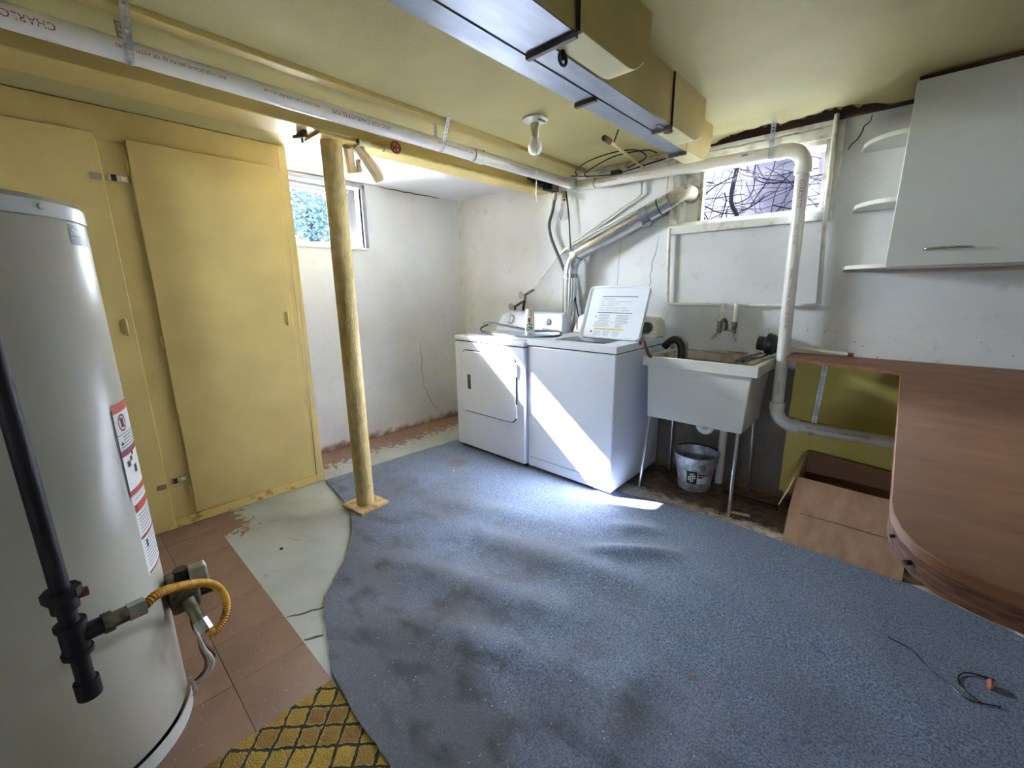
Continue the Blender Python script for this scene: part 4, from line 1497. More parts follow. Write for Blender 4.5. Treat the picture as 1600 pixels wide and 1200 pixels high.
# dryer exhaust
t = thing('dryer_vent', 'shiny metal dryer exhaust pipe rising and slanting to the window', 'vent pipe', (1.37, -.12, .94))
B().cyl((1.362, -.12, .93), (1.372, -.12, 1.40), .0535, 32).obj('vertical_pipe', 'foil', t, smooth=50)
for k in range(6):
    a = 2 * PI * k / 6 + .3
    B().cyl((1.362 + .054 * math.cos(a), -.12 + .054 * math.sin(a), .94), (1.372 + .054 * math.cos(a), -.12 + .054 * math.sin(a), 1.35), .0025, 6).obj('seam_rib', 'foil', t, smooth=50)
B().cyl((1.3725, -.12, 1.345), (1.373, -.12, 1.375), .057, 32).obj('band', 'steel', t, smooth=50)
B().tube(arc((1.50, -.115, 1.40), (-1, 0, 0), (0, 0, 1), .128, 0, 1.05, 6), .054, 24).obj('elbow', 'foil', t, smooth=25)
B().cyl((1.405, -.115, 1.508), (2.085, -.062, 1.80), .0525, 32).obj('slanted_pipe', 'foil', t, smooth=50)
dv = (Vector((2.085, -.062, 1.80)) - Vector((1.405, -.115, 1.508))).normalized()
p0 = Vector((1.405, -.115, 1.508))
B().cyl(p0 - dv * .01, p0 + dv * .02, .0555, 32).obj('band', 'steel', t, smooth=50)
B().cyl(p0 + dv * .545, p0 + dv * .60, .0545, 32).obj('tape_wrap', 'duct_tape', t, smooth=50)
q = p0 + dv * .575
B().hexa([q + Vector((-.03, -.03, -.050)), q + Vector((.035, -.03, -.038)), q + Vector((.035, -.026, -.038)), q + Vector((-.03, -.026, -.050))],
         [q + Vector((-.028, -.055, .0)), q + Vector((.03, -.055, .015)), q + Vector((.03, -.05, .015)), q + Vector((-.028, -.05, .0))]).obj('tape_tab', 'duct_tape', t)
B().box(q.x - .015, q.x + .045, -.088, -.084, q.z - .075, q.z - .03).obj('tape_end', 'duct_tape', t)
B().cyl(p0 + dv * .67, p0 + dv * .676, .0545, 32).obj('seam', 'seam', t)
B().cyl((2.06, -.064, 1.79), (2.125, -.045, 1.83), .046, 28).obj('inner_pipe', 'stained_pipe', t, smooth=50)
B().tube(spline([(2.115, -.05, 1.824), (2.148, -.02, 1.846), (2.165, .03, 1.852), (2.166, .09, 1.852)], 6), .044, 24).obj('wall_elbow', 'stained_pipe', t, smooth=50)
B().cyl((2.1645, .078, 1.85), (2.165, .092, 1.85), .056, 28).obj('wall_flange', 'stained_pipe', t, smooth=40)

# ------------------------------------------------------------------ pipes above the sink, faucet
t = thing('sink_pipes', 'white painted water pipes framing the wall panel above the sink', 'pipe', (2.5, -.03, 1.16))
B().tube([Vector((2.08, -.03, 1.64)), Vector((2.098, -.03, 1.18))] + arc((2.118, -.03, 1.18), (-1, 0, 0), (0, 0, -1), .02, 0, PI / 2, 5) + [Vector((2.46, -.03, 1.158))], .0105, 10).obj('left_line', 'pipe_cream', t, smooth=60)
B().tube([Vector((2.893, -.03, 2.10)), Vector((2.905, -.03, 1.62)), Vector((2.93, -.03, 1.185))] + arc((2.91, -.03, 1.185), (1, 0, 0), (0, 0, -1), .022, 0, PI / 2, 5) + [Vector((2.53, -.03, 1.158))], .0115, 10).obj('right_line', 'pipe_cream', t, smooth=60)
for x, y in ((2.455, -.055), (2.535, -.055)):
    B().tube([(x + (.01 if x < 2.5 else -.01), -.03, 1.158), (x, -.05, 1.158), (x, -.06, 1.14), (x, -.065, 1.05)], .0125, 10).obj('drop', 'pipe_cream', t, smooth=50)
    B().cyl((x, -.03, 1.158), (x, -.032, 1.10), .009, 8).obj('elbow', 'pipe_cream', t, smooth=50)
t = thing('sink_faucet', 'old two-handle wall faucet with a curved spout over the sink', 'faucet', (2.5, -.08, 1.02))
for x in (2.455, 2.535):
    B().cyl((x, -.066, 1.06), (x, -.07, 1.03), .016, 8).obj('union_nut', 'grey_iron', t, smooth=30)
    B().cyl((x, -.07, 1.035), (x, -.078, .99), .014, 10).obj('valve_body', 'grey_iron', t, smooth=50)
    B().cyl((x, -.078, 1.0), (x - .005, -.12, .992), .009, 8).obj('valve_stem', 'steel', t, smooth=50)
    s = -1 if x < 2.5 else 1
    B().tube([(x - .004, -.118, 1.0), (x - .004 + s * .012, -.125, .985), (x + s * .028, -.132, .955)], [.008, .007, .009], 8).obj('lever', 'steel', t, smooth=50)
B().cyl((2.455, -.074, 1.012), (2.535, -.074, 1.012), .010, 10).obj('bridge', 'steel', t, smooth=50)
B().tube(spline([(2.495, -.075, 1.012), (2.495, -.085, 1.05), (2.492, -.11, 1.075), (2.486, -.14, 1.07), (2.48, -.155, 1.045), (2.478, -.157, 1.02)], 5), .0095, 10).obj('spout', 'grey_iron', t, smooth=60)

# ------------------------------------------------------------------ laundry tub
t = thing('laundry_sink', 'white plastic laundry tub on thin metal legs, right of the washer', 'sink', (2.45, -.24, 0))


def frustum_shell(b, top, bot, z1, z0, th):
    (a0, a1, c0, c1), (e0, e1, g0, g1) = top, bot
    ot = [(a0, c0, z1), (a1, c0, z1), (a1, c1, z1), (a0, c1, z1)]
    ob = [(e0, g0, z0), (e1, g0, z0), (e1, g1, z0), (e0, g1, z0)]
    it = [(a0 + th, c0 + th, z1), (a1 - th, c0 + th, z1), (a1 - th, c1 - th, z1), (a0 + th, c1 - th, z1)]
    ib = [(e0 + th, g0 + th, z0 + th), (e1 - th, g0 + th, z0 + th), (e1 - th, g1 - th, z0 + th), (e0 + th, g1 - th, z0 + th)]
    V = [[b.bm.verts.new(p) for p in L] for L in (ot, ob, it, ib)]
    for i in range(4):
        j = (i + 1) % 4
        b.bm.faces.new((V[1][i], V[1][j], V[0][j], V[0][i]))
        b.bm.faces.new((V[0][i], V[0][j], V[2][j], V[2][i]))
        b.bm.faces.new((V[2][i], V[2][j], V[3][j], V[3][i]))
    b.bm.faces.new(V[1][::-1])
    b.bm.faces.new(V[3])
    return b


frustum_shell(B(), (2.165, 2.745, -.425, -.02), (2.18, 2.72, -.415, -.04), .862, .482, .012).obj('tank', 'tub', t, bevel=.006)
frustum_shell(B(), (2.183, 2.727, -.407, -.038), (2.197, 2.703, -.398, -.057), .858, .50, .003).obj('basin_lining', 'tub_dirty', t)
b = B()
x0, x1, y0, y1 = 2.145, 2.772, -.448, -.004
b.box(x0, x1, y0, -.4265, .805, .866).box(x0, x1, -.0185, y1, .805, .866)
b.box(x0, 2.1635, -.4265, -.0185, .805, .866).box(2.7465, x1, -.4265, -.0185, .805, .866)
b.obj('rim', 'tub', t, bevel=.004)
for x, y, xb, yb in ((2.195, -.40, 2.165, -.432), (2.70, -.40, 2.706, -.432), (2.70, -.06, 2.708, -.03), (2.21, -.06, 2.20, -.04)):
    B().cyl((x, y, .484), (xb, yb, .0), .0105, 10).obj('leg', 'steel', t, smooth=60)
# grime and odds on the back ledge
b = B()
for i in range(26):
    x = random.uniform(2.28, 2.72)
    y = random.uniform(-.055, -.012)
    s = random.uniform(.006, .02)
    b.poly([(x + s * 1.6 * math.cos(q), y + s * .4 * math.sin(q), .8668 + random.uniform(0, .0006)) for q in (0, 1, 2.2, 3.1, 4.2, 5.2)])
b.obj('grime', 'rust', t)

t = thing('metal_tubes', 'bundle of thin metal tubes lying across the right side of the sink', 'tubes', (2.66, -.25, .87))
for i, (dx, r, y0) in enumerate(((0, .011, -.40), (.026, .011, -.39))):
    B().cyl((2.655 + dx, y0, .879), (2.69 + dx * 1.1, -.05, .879), r, 12).obj('tube', 'grey_iron', t, smooth=60)
    B().cyl((2.6549 + dx, y0 - .0006, .879), (2.655 + dx, y0 - .0001, .879), r * .75, 12).obj('tube_opening', 'black', t)
for k in range(4):
    B().cyl((2.60 + k * .012, -.12 - k * .05, .872), (2.735, -.10 - k * .045, .893), .003, 6).obj('wire', 'steel', t, smooth=60)
tag(B().box(2.40, 2.62, -.06, -.02, .8675, .878).obj('soap_shelf', 'tub_dirty', bevel=.003), 'stained narrow board on the back ledge of the sink', 'board')
tag(B().tube(spline([(2.115, -.43, .93), (2.12, -.44, .952), (2.14, -.445, .955), (2.155, -.45, .93), (2.185, -.455, .875), (2.195, -.44, .86)], 5),
             [.008] * 14 + [.010] * 12, 10).obj('drain_hook', 'rust', smooth=60), 'bent brownish drain hose end hooked between washer and sink', 'hose')
t = thing('drain_hose', 'fat black drain hose bent over the left edge of the sink', 'hose', (2.22, -.2, .87))
B().tube(spline([(2.170, -.20, .894), (2.18, -.2, .905), (2.205, -.2, .930), (2.236, -.2, .945), (2.268, -.2, .925), (2.282, -.2, .885), (2.285, -.2, .78)], 6), .024, 16).obj('hose', 'black', t, smooth=60)
B().cyl((2.236, -.222, .905), (2.236, -.232, .905), .016, 16).obj('cap', 'print_grey', t, smooth=40)

t = thing('plunger', 'black rubber plunger lying on its side by the white pipe, handle along the wall', 'plunger', (2.74, -.05, .88))
ax = (Vector((3.10, -.045, .925)) - Vector((2.68, -.065, .955))).normalized()
rot = ax.to_track_quat('Z', 'Y').to_matrix().to_4x4()
mt = Matrix.Translation((2.672, -.068, .945)) @ rot
B().lathe((0, 0, 0), [(.036, -.002), (.040, .0), (.041, .034), (.043, .040), (.063, .046), (.064, .054), (.058, .080), (.040, .104), (.018, .114), (.014, .14), (.0, .141)], 28, mtx=mt).obj('cup', 'black', t, smooth=40)
B().cyl(mt @ Vector((0, 0, .135)), mt @ Vector((0, 0, .42)), .009, 12).obj('handle', 'pipe_cream', t, smooth=60)
B().cyl(mt @ Vector((0, 0, .42)), mt @ Vector((0, 0, .445)), .0092, 12).obj('handle_tip', 'rust', t, smooth=60)

# drain under the tub
t = thing('sink_trap', 'white plastic drain trap and standpipe under the sink', 'pipe', (2.48, -.2, .4))
B().tube([Vector((2.43, -.21, .49)), Vector((2.43, -.21, .43))] + arc((2.465, -.20, .425), (-1, 0, 0), (0, 0, -1), .035, 0, PI, 10) + [Vector((2.50, -.19, .49))], .022, 16).obj('trap', 'pvc_joint', t, smooth=60)
B().cyl((2.53, -.032, .478), (2.53, -.032, .001), .024, 18).obj('standpipe', 'pvc', t, smooth=60)

# bucket under the sink
t = thing('metal_bucket', 'dented grey galvanised bucket with a black and white sticker under the sink', 'bucket', (2.425, -.19, 0))
bx, by = 2.425, -.19
prof = [(.0, .004), (.092, .004), (.094, .0), (.098, .012), (.101, .05), (.115, .15), (.1165, .155), (.118, .152), (.121, .175), (.123, .18), (.125, .176), (.129, .20), (.132, .225), (.136, .23), (.136, .236),
        (.131, .236), (.128, .225), (.096, .016), (.0, .016)]
B().lathe((bx, by, .001), prof, 40).obj('pail', 'bucket', t, smooth=30)
B().tube(arc((bx, by, .20), (math.cos(.5), math.sin(.5), 0), (-math.sin(.5) * .3, math.cos(.5) * .3, -.95), .135, 0.15, PI - .15, 16), .003, 6).obj('bail_handle', 'steel', t, smooth=60)


def pail_patch(a0, a1, z0, z1, m, parent, dr=.0008, n=8):
    b = B()
    for k in range(n):
        q0, q1 = a0 + (a1 - a0) * k / n, a0 + (a1 - a0) * (k + 1) / n
        pts = []
        for q, z in ((q0, z0), (q1, z0), (q1, z1), (q0, z1)):
            r = .101 + (z - .05) * .14 + dr
            pts.append((bx + r * math.cos(q), by + r * math.sin(q), z))
        b.poly(pts)
    return b.obj('sticker', m, parent)


ba = math.atan2(-2.85 - by, 3.27 - bx)
st = pail_patch(ba - .42, ba + .78, .062, .140, 'label_white', t)
st2 = pail_patch(ba - .42, ba + .14, .058, .145, 'print_black', t, .0014)
b = B()
for k in range(4):
    for j in range(4):
        q = ba - .14 + (k - 1.5) * .105
        z = .102 + (j - 1.5) * .016 + (k - 1.5) * .005
        r = .101 + (z - .05) * .14 + .0022
        if abs(k - 1.5) + abs(j - 1.5) < 2.6:
            b.poly([(bx + r * math.cos(q + e), by + r * math.sin(q + e), z + f_) for e, f_ in ((-.042, -.003), (.032, -.008), (.042, .003), (-.032, .008))])
b.obj('emblem', 'label_white', t)
for a0, a1, z0, z1 in ((.20, .36, .120, .132), (.40, .52, .120, .131), (.20, .44, .104, .114)):
    pail_patch(ba + a0, ba + a1, z0, z1, 'print_black', t, .002, 3).name = 'sticker_print'

tag(B().prism([(2.70, -.40), (2.80, -.375), (2.79, -.352), (2.715, -.372)], .001, .006).obj('scrap_strip', 'dust'), 'pale torn strip on the floor beside the front right sink leg', 'scrap')
tag(B().box(2.60, 2.90, -.20, -.165, .001, .02).obj('scrap_lath', 'dark_wood', bevel=.002), 'dark wooden lath lying on the floor behind the right sink leg', 'lath')

# ------------------------------------------------------------------ counter (plywood top on a frame)
t = thing('plywood_counter', 'brown stained plywood counter with a rounded corner and narrow left arm', 'counter', (3.9, -1.0, 0))
ct = .90
edge = [(2.845, -.015), (2.845, -.235), (2.85, -.25), (3.302, -.385), (3.302, -1.90), (3.305, -1.955), (3.316, -2.01), (3.334, -2.055), (3.36, -2.085), (3.40, -2.103), (3.46, -2.115),
        (4.2, -2.16), (5.1, -2.2), (5.1, -.015)]
B().prism(edge, ct - .018, ct).obj('top', 'plywood', t, bevel=.002)
ring = [(x + .002, y + .004) for x, y in edge[4:13]]
inner = [(x + .035, y + .012 + .03 * k / 8) for k, (x, y) in enumerate(ring)]
B().prism(ring + inner[::-1], ct - .052, ct - .0185).obj('apron', 'plywood_edge', t, smooth=50)
B().box(3.34, 5.05, -.06, -.02, ct - .06, ct - .019).obj('cleat', 'plywood_edge', t)
for x, y in ((4.9, -.4), (4.9, -2.0)):
    B().box(x - .03, x + .03, y - .03, y + .03, .0, ct - .019).obj('leg', 'plywood_edge', t)
B().box(3.62, 3.66, -.62, -.10, .51 + .04, ct - .019).obj('bracket', 'plywood_edge', t)
B().cyl((3.312, -1.985, ct - .028), (3.306, -1.988, ct - .028), .003, 8).obj('screw', 'black', t)
B().cyl((3.332, -2.045, ct - .034), (3.326, -2.05, ct - .034), .004, 8).obj('screw', 'black', t)

# ------------------------------------------------------------------ cardboard box
t = thing('cardboard_box', 'open brown cardboard box on the floor under the counter', 'box', (3.2, -.33, 0))
X0, X1, Y0, Y1, ZT, T = 2.985, 3.435, -.533, -.10, .30, .005
SK = -.02


def bp_(x, y, z):
    return (x + SK * z * 0, y + (.45 if y < -.3 else .12) * z * .9, z + .001)


B().hexa([bp_(X0, Y0, 0), bp_(X1, Y0, 0), bp_(X1, Y0 + T, 0), bp_(X0, Y0 + T, 0)], [bp_(X0, Y0, .155), bp_(X1, Y0, .155), bp_(X1, Y0 + T, .155), bp_(X0, Y0 + T, .155)]).obj('front_panel', 'cardboard', t)
p1 = [bp_(X0, Y0, .155), bp_(X1, Y0, .155)]
B().hexa([(X0, p1[0][1], .157), (X1 - .005, p1[0][1], .157), (X1 - .005, p1[0][1] + T, .157), (X0, p1[0][1] + T, .157)],
         [(X0 + .004, p1[0][1] + .105, .302), (X1 - .05, p1[0][1] + .105, .296), (X1 - .05, p1[0][1] + .105 + T, .296), (X0 + .004, p1[0][1] + .105 + T, .302)]).obj('folded_flap', 'cardboard', t)
ytop = p1[0][1] + .105
B().hexa([(X0 + .002, Y0 + .008, .001), (X0 + .002 + T, Y0 + .008, .001), (X0 + .002 + T, Y1, .001), (X0 + .002, Y1, .001)],
         [(X0 + .004, ytop + .006, .298), (X0 + .004 + T, ytop + .006, .298), (X0 + .004 + T, Y1 + .02, .36), (X0 + .004, Y1 + .02, .36)]).obj('left_panel', 'cardboard', t)
B().hexa([(X1 - T, Y0 + .008, .001), (X1, Y0 + .008, .001), (X1, Y1, .001), (X1 - T, Y1, .001)],
         [(X1 - T, Y0 + .12, .15), (X1, Y0 + .12, .15), (X1, Y1 + .02, .30), (X1 - T, Y1 + .02, .30)]).obj('right_panel', 'cardboard', t)
B().hexa([(X0 + .01, Y1 - T, .001), (X1 - .01, Y1 - T, .001), (X1 - .01, Y1, .001), (X0 + .01, Y1, .001)],
         [(X0 + .01, Y1 - T + .02, .36), (X1 - .01, Y1 - T + .02, .33), (X1 - .01, Y1 + .02, .33), (X0 + .01, Y1 + .02, .36)]).obj('back_panel', 'cardboard_dark', t)
B().box(X0 + .012, X1 - .012, Y0 + .014, Y1 - .012, .001, .005).obj('bottom', 'cardboard_dark', t)
B().hexa([(X0 - .045, -.47, .17), (X0 - .041, -.47, .17), (X0 - .041, -.16, .20), (X0 - .045, -.16, .20)],
         [(X0 - .003, -.38, .30), (X0 + .001, -.38, .30), (X0 + .001, -.10, .355), (X0 - .003, -.10, .355)]).obj('side_flap', 'cardboard_edge', t)
b = B()
strip_line(b, [(X0 + .05, p1[0][1] - .0015, .156), (X0 + .2, p1[0][1] - .0015, .157), (X1 - .07, p1[0][1] - .0015, .156)], .004, (0, -1, 0))
b.obj('crease', 'cardboard_dark', t)

# ------------------------------------------------------------------ upper cabinet and corner shelves
t = thing('wall_cabinet', 'grey white wall cabinet with a slim steel handle above the counter', 'cabinet', (3.37, -.17, 1.34))
B().box(3.185, 3.60, -.315, -.001, 1.343, 2.062).obj('carcass', 'cabinet_edge', t, bevel=.002)
dd = B().box(3.187, 3.583, -.336, -.3165, 1.346, 2.064).obj('door', 'cabinet', t, bevel=.002)
hn = [(3.298, -.337, 1.411), (3.305, -.352, 1.412), (3.33, -.361, 1.413), (3.37, -.365, 1.414), (3.41, -.361, 1.413), (3.435, -.352, 1.412), (3.442, -.337, 1.411)]
B().tube(spline(hn, 5), [.003] + [.0045] * 29 + [.003], 8).obj('handle', 'chrome', dd, smooth=60)
t = thing('wall_cabinet', 'second grey white wall cabinet at the right frame edge', 'cabinet', (3.8, -.17, 1.34))
B().box(3.602, 4.40, -.315, -.001, 1.345, 2.062).obj('carcass', 'cabinet_edge', t, bevel=.002)
B().box(3.592, 3.99, -.336, -.3165, 1.37, 2.064).obj('door', 'cabinet', t, bevel=.002)
B().box(3.995, 4.398, -.336, -.3165, 1.37, 2.064).obj('door', 'cabinet', t, bevel=.002)
struct(B().box(3.19, 4.40, -.30, -.002, 2.064, H - .0005).obj('gap_shade', 'dark_wood'), 'dark strip standing for the shaded gap between the cabinets and ceiling', 'trim')  # dark strip stands in for the shade of the gap above the cabinets
for z, lab in ((1.345, 'lowest'), (1.628, 'middle'), (1.90, 'highest')):
    R = .165
    pts = [(3.184, -.001)] + [(3.184 - R * math.sin(a) * 1.02, -.001 - (.255) * math.cos(a)) for a in [PI / 2 * (1 - k / 14) for k in range(15)]]
    o = B().prism(pts, z, z + .016).obj('corner_shelf', 'cabinet', bevel=.001)
    e = B()
    for (xa, ya), (xb, yb) in zip(pts[1:], pts[2:]):
        e.hexa([(xa - .003, ya - .002, z - .001), (xb - .003, yb - .002, z - .001), (xb, yb, z - .001), (xa, ya, z - .001)],
               [(xa - .003, ya - .002, z + .017), (xb - .003, yb - .002, z + .017), (xb, yb, z + .017), (xa, ya, z + .017)])
    e.obj('edge_band', 'cabinet_edge', o, smooth=50)
    tag(o, '%s of the three rounded white shelves beside the wall cabinet' % lab, 'shelf', 'rounded corner shelves')

# ------------------------------------------------------------------ water heater
HX, HY, HR = 1.72, -3.0, .253
t = thing('water_heater', 'large grey white cylindrical water heater at the left edge', 'water heater', (HX, HY, 0))
B().lathe((HX, HY, 0), [(.0, .055), (HR - .002, .055), (HR, .06), (HR, 1.428), (HR - .001, 1.43)], 72).obj('tank', 'heater', t, smooth=40)
B().lathe((HX, HY, 0), [(HR - .002, 1.4305), (HR + .002, 1.432), (HR + .002, 1.462), (HR - .006, 1.472), (HR - .03, 1.478), (.0, 1.482)], 72).obj('top_cap', 'heater_top', t, smooth=30)
B().lathe((HX, HY, .0), [(.0, .002), (HR - .02, .002), (HR - .02, .054), (.0, .054)], 48).obj('base', 'black_matte', t, smooth=40)
b = B()
for k in range(30):
    a0, a1 = math.radians(-100 + k * 6), math.radians(-94 + k * 6)
    for r0, r1, z0, z1 in ((HR + .006, HR + .009, .004, .05),):
        b.hexa([(HX + r0 * math.cos(a0), HY + r0 * math.sin(a0), z0), (HX + r1 * math.cos(a0), HY + r1 * math.sin(a0), z0), (HX + r1 * math.cos(a1), HY + r1 * math.sin(a1), z0), (HX + r0 * math.cos(a1), HY + r0 * math.sin(a1), z0)],
               [(HX + r0 * math.cos(a0), HY + r0 * math.sin(a0), z1), (HX + r1 * math.cos(a0), HY + r1 * math.sin(a0), z1), (HX + r1 * math.cos(a1), HY + r1 * math.sin(a1), z1), (HX + r0 * math.cos(a1), HY + r0 * math.sin(a1), z1)])
b.obj('base_ring', 'heater_top', t, smooth=40)
aa = math.radians(44)
B().cyl((HX + (HR + .001) * math.cos(aa), HY + (HR + .001) * math.sin(aa), 1.449), (HX + (HR + .007) * math.cos(aa), HY + (HR + .007) * math.sin(aa), 1.449), .006, 12).obj('screw', 'chrome', t, smooth=40)


def hpatch(name, a0, a1, z0, z1, m, parent, dr=.0008):
    b = B()
    n = max(2, int(abs(a1 - a0) / 3))
    r = HR + dr
    for k in range(n):
        q0, q1 = math.radians(a0 + (a1 - a0) * k / n), math.radians(a0 + (a1 - a0) * (k + 1) / n)
        b.poly([(HX + r * math.cos(q), HY + r * math.sin(q), z) for q, z in ((q0, z0), (q1, z0), (q1, z1), (q0, z1))])
    return b.obj(name, m, parent, smooth=60)


lab = hpatch('warning_label', 58, 100, .755, .995, 'label_white', t)
hpatch('label_border', 57.3, 58.4, .750, .985, 'print_black', lab, .0014)
hpatch('label_band', 58, 100, .972, .995, 'label_red', lab, .0014)
hpatch('label_band', 58, 100, .858, .874, 'label_dark_red', lab, .0014)
hpatch('label_band', 58, 100, .750, .764, 'label_red', lab, .0014)
hpatch('label_line', 58, 100, .914, .9155, 'print_black', lab, .0014)


def hpt(a, z, dr):
    q = math.radians(a)
    return Vector((HX + (HR + dr) * math.cos(q), HY + (HR + dr) * math.sin(q), z))


K = 180 / PI / HR
b = B()
for k in range(20):
    q0, q1 = 2 * PI * k / 20, 2 * PI * (k + 1) / 20
    P4 = []
    for q, r in ((q0, .016), (q0, .020), (q1, .020), (q1, .016)):
        P4.append(hpt(66 + r * math.cos(q) * K, .944 + r * 1.15 * math.sin(q), .0016))
    b.poly(P4)
b.poly([hpt(66 + u * K, .944 + v, .0017) for u, v in ((-.013, .013), (-.010, .016), (.013, -.013), (.010, -.016))])
b.obj('label_symbol', 'label_dark_red', lab)
hpatch('label_symbol', 64.4, 67.6, .932, .956, 'print_black', lab, .0015)
b = B()
b.poly([hpt(60, .888, .0016), hpt(63, .888, .0016), hpt(61.5, .899, .0016)])
b.obj('label_symbol', 'print_black', lab)
for a0, z0, w0, h0 in ((62, .826, 3.5, .014), (66, .838, 3, .012), (69, .850, 2.5, .012)):
    hpatch('label_symbol', a0, a0 + w0, z0, z0 + h0, 'print_black', lab, .0016)
hpatch('label_symbol', 69, 73, .800, .822, 'rust', lab, .0016)
for k in range(5):
    hpatch('label_text', 63.5 if k < 2 else 60, 90, .905 - k * .008, .908 - k * .008, 'print_grey', lab, .0015)
lab2 = hpatch('warning_label', 58.5, 100, .515, .745, 'label_white', t)
hpatch('label_band', 59, 100, .700, .722, 'label_red', lab2, .0014)
hpatch('label_band', 59, 100, .622, .630, 'label_dark_red', lab2, .0014)
hpatch('label_band', 59.5, 100, .517, .523, 'label_dark_red', lab2, .0014)
for k in range(22):
    z = .735 - k * .0095
    if .693 < z < .73 or .615 < z < .637:
        continue
    hpatch('label_text', 61, 100, z, z + .0025, 'print_grey', lab2, .0014)
hpatch('label_symbol', 60.5, 62.5, .703, .719, 'label_dark_red', lab2, .0018)
hpatch('label_text', 63, 65, .59, .612, 'print_black', lab2, .0018)
lab3 = hpatch('rating_label', 58, 74, 1.379, 1.424, 'label_blue', t)
hpatch('label_line', 58, 74, 1.398, 1.3995, 'label_white', lab3, .0014)
text_obj('label_text', 'ProLine', .012, lambda u, v: hpt(60 + u * K, 1.406 + v, .0016), 'label_white', lab3)
b = B()

# gas control valve on the heater side
gv = B()
gv.box(1.745, 1.83, -2.752, -2.68, .345, .445).obj('gas_control', 'grey_iron', t, bevel=.008)
gc = B().box(1.80, 1.835, -2.70, -2.655, .405, .475).obj('control_cover', 'steel', t, bevel=.006)
B().cyl((1.812, -2.715, .445), (1.812, -2.715, .478), .018, 14).obj('control_knob', 'black', t, smooth=40)
B().cyl((1.80, -2.68, .375), (1.80, -2.648, .372), .014, 14).obj('igniter_button', 'black', t, smooth=40)
B().cyl((1.832, -2.715, .385), (1.875, -2.70, .325), .016, 12).obj('inlet_pipe', 'grey_iron', t, smooth=50)
B().cyl((1.873, -2.70, .328), (1.893, -2.692, .300), .019, 8).obj('hex_nut', 'steel', t, smooth=20)
for i, (dx, m) in enumerate(((0, 'wire'), (.010, 'wire_white'), (.02, 'wire_white'), (-.006, 'rust'))):
    B().tube(spline([(1.80 + dx, -2.70, .35), (1.795 + dx * .6, -2.70 - .004 * i, .27), (1.80 + dx * .5, -2.705 + .004 * i, .19), (1.815 + dx, -2.70 + .008 * i, .14), (1.80 + dx, -2.715, .09), (1.77, -2.742, .055)], 6), .004, 6).obj('wire', m, t, smooth=60)
B().tube(spline([(1.795, -2.742, .10), (1.80, -2.735, .05), (1.78, -2.742, .02)], 5), .004, 6).obj('wire', 'wire_white', t, smooth=60)

# gas supply pipe and yellow flexible connector
GX, GY = 2.145, -2.924
t = thing('gas_pipe', 'black iron gas pipe with tee standing in front of the water heater', 'pipe', (GX, GY, .5))
B().cyl((GX, GY, .49), (GX, GY, 2.088), .0145, 16).obj('riser', 'black_iron', t, smooth=60)
B().cyl((GX, GY, .668), (GX, GY, .702), .021, 14).obj('union', 'black_iron', t, smooth=30)
B().cyl((GX, GY, .695), (GX, GY, .712), .029, 8).obj('union_nut', 'black_iron', t, smooth=20)
B().cyl((GX, GY + .015, .690), (GX - .004, GY + .034, .688), .010, 8).obj('lug', 'rust', t, smooth=30)
B().cyl((GX, GY, .568), (GX, GY, .636), .021, 14).obj('tee', 'black_iron', t, smooth=40)
for z in (.568, .632):
    B().cyl((GX, GY, z - .004), (GX, GY, z + .006), .0245, 14).obj('tee_collar', 'black_iron', t, smooth=40)
od = Vector((-.012, .08, -.003)).normalized()
o0 = Vector((GX, GY, .602))
B().cyl(o0 + od * .012, o0 + od * .042, .018, 14).obj('tee_outlet', 'black_iron', t, smooth=40)
B().cyl(o0 + od * .042, o0 + od * .058, .022, 8).obj('hex_nut', 'grey_iron', t, smooth=20)
B().cyl(o0 + od * .058, o0 + od * .082, .017, 8).obj('adapter', 'grey_iron', t, smooth=20)
B().cyl(o0 + od * .082, o0 + od * .112, .019, 6).obj('flare_nut', 'steel', t, smooth=20)
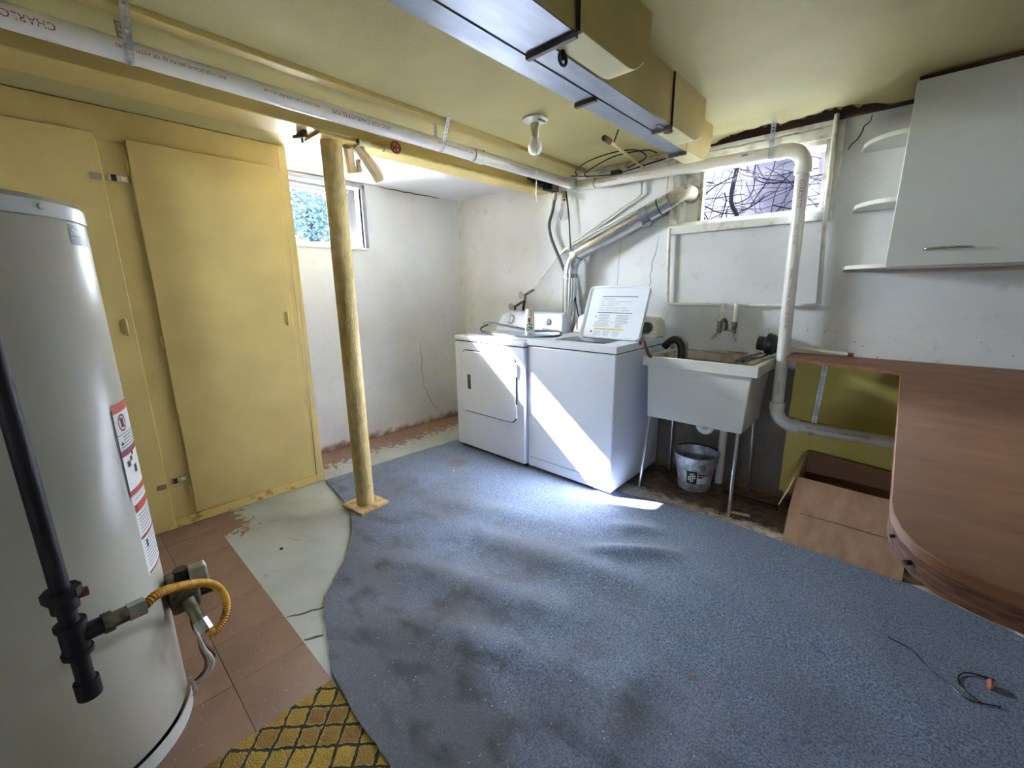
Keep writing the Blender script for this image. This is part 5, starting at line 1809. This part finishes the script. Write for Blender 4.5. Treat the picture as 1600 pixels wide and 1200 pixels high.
B().cyl((GX, GY, .462), (GX, GY, .50), .020, 14).obj('drip_cap', 'black_iron', t, smooth=40)
s0 = o0 + od * .112
path = spline([s0, s0 + Vector((-.02, .02, .0)), (2.06, -2.765, .572), (1.98, -2.715, .515), (1.91, -2.67, .455), (1.868, -2.640, .395), (1.858, -2.628, .335), (1.866, -2.645, .288), (1.884, -2.672, .276), (1.888, -2.69, .296)], 70)
L = [0]
for a, c in zip(path, path[1:]):
    L.append(L[-1] + (c - a).length)
B().tube(path, [.0096 + .0017 * math.sin(l / .0075 * 2 * PI) for l in L], 12).obj('flexible_hose', 'brass_flex', t, smooth=70)

# ------------------------------------------------------------------ small litter on the carpet
t = thing('tangled_wire', 'thin black wire with a pinkish scrap on the carpet at the right edge', 'wire', (3.75, -.9, .02))
B().tube(spline([(3.40, -.98, .016), (3.46, -1.0, .016), (3.50, -1.06, .016), (3.555, -1.10, .016), (3.59, -1.13, .016), (3.66, -1.1, .016)], 6), .0022, 5).obj('wire', 'black', t)
B().tube(spline([(3.66, -.98, .016), (3.60, -1.0, .018), (3.575, -1.04, .016), (3.58, -1.09, .016), (3.62, -1.12, .016)], 6), .0025, 5).obj('wire', 'black', t)
M['pink'] = mat('pink_scrap', (176, 110, 92), .8)
B().lathe((3.645, -1.02, .022), [(.0, -.008), (.014, -.006), (.018, 0), (.012, .006), (.0, .008)], 10, 'x').obj('scrap', 'pink', t, smooth=60)
tag(B().lathe((2.93, -1.62, .022), [(.0, -.004), (.006, -.003), (.007, 0), (.0, .004)], 8).obj('crumb', 'pink', smooth=60), 'tiny pink crumb on the carpet right of the middle', 'crumb')
tag(B().lathe((1.08, -1.09, .0135), [(.0, -.002), (.005, -.001), (.005, .001), (.0, .003)], 8).obj('crumb', 'label_white', smooth=60), 'tiny white crumb on the carpet in front of the dryer', 'crumb')
tag(B().lathe((1.13, -2.255, .0055), [(.0, -.004), (.008, -.003), (.008, .002), (.0, .005)], 8).obj('crumb', 'black', smooth=60), 'tiny black crumb on the painted floor', 'crumb')
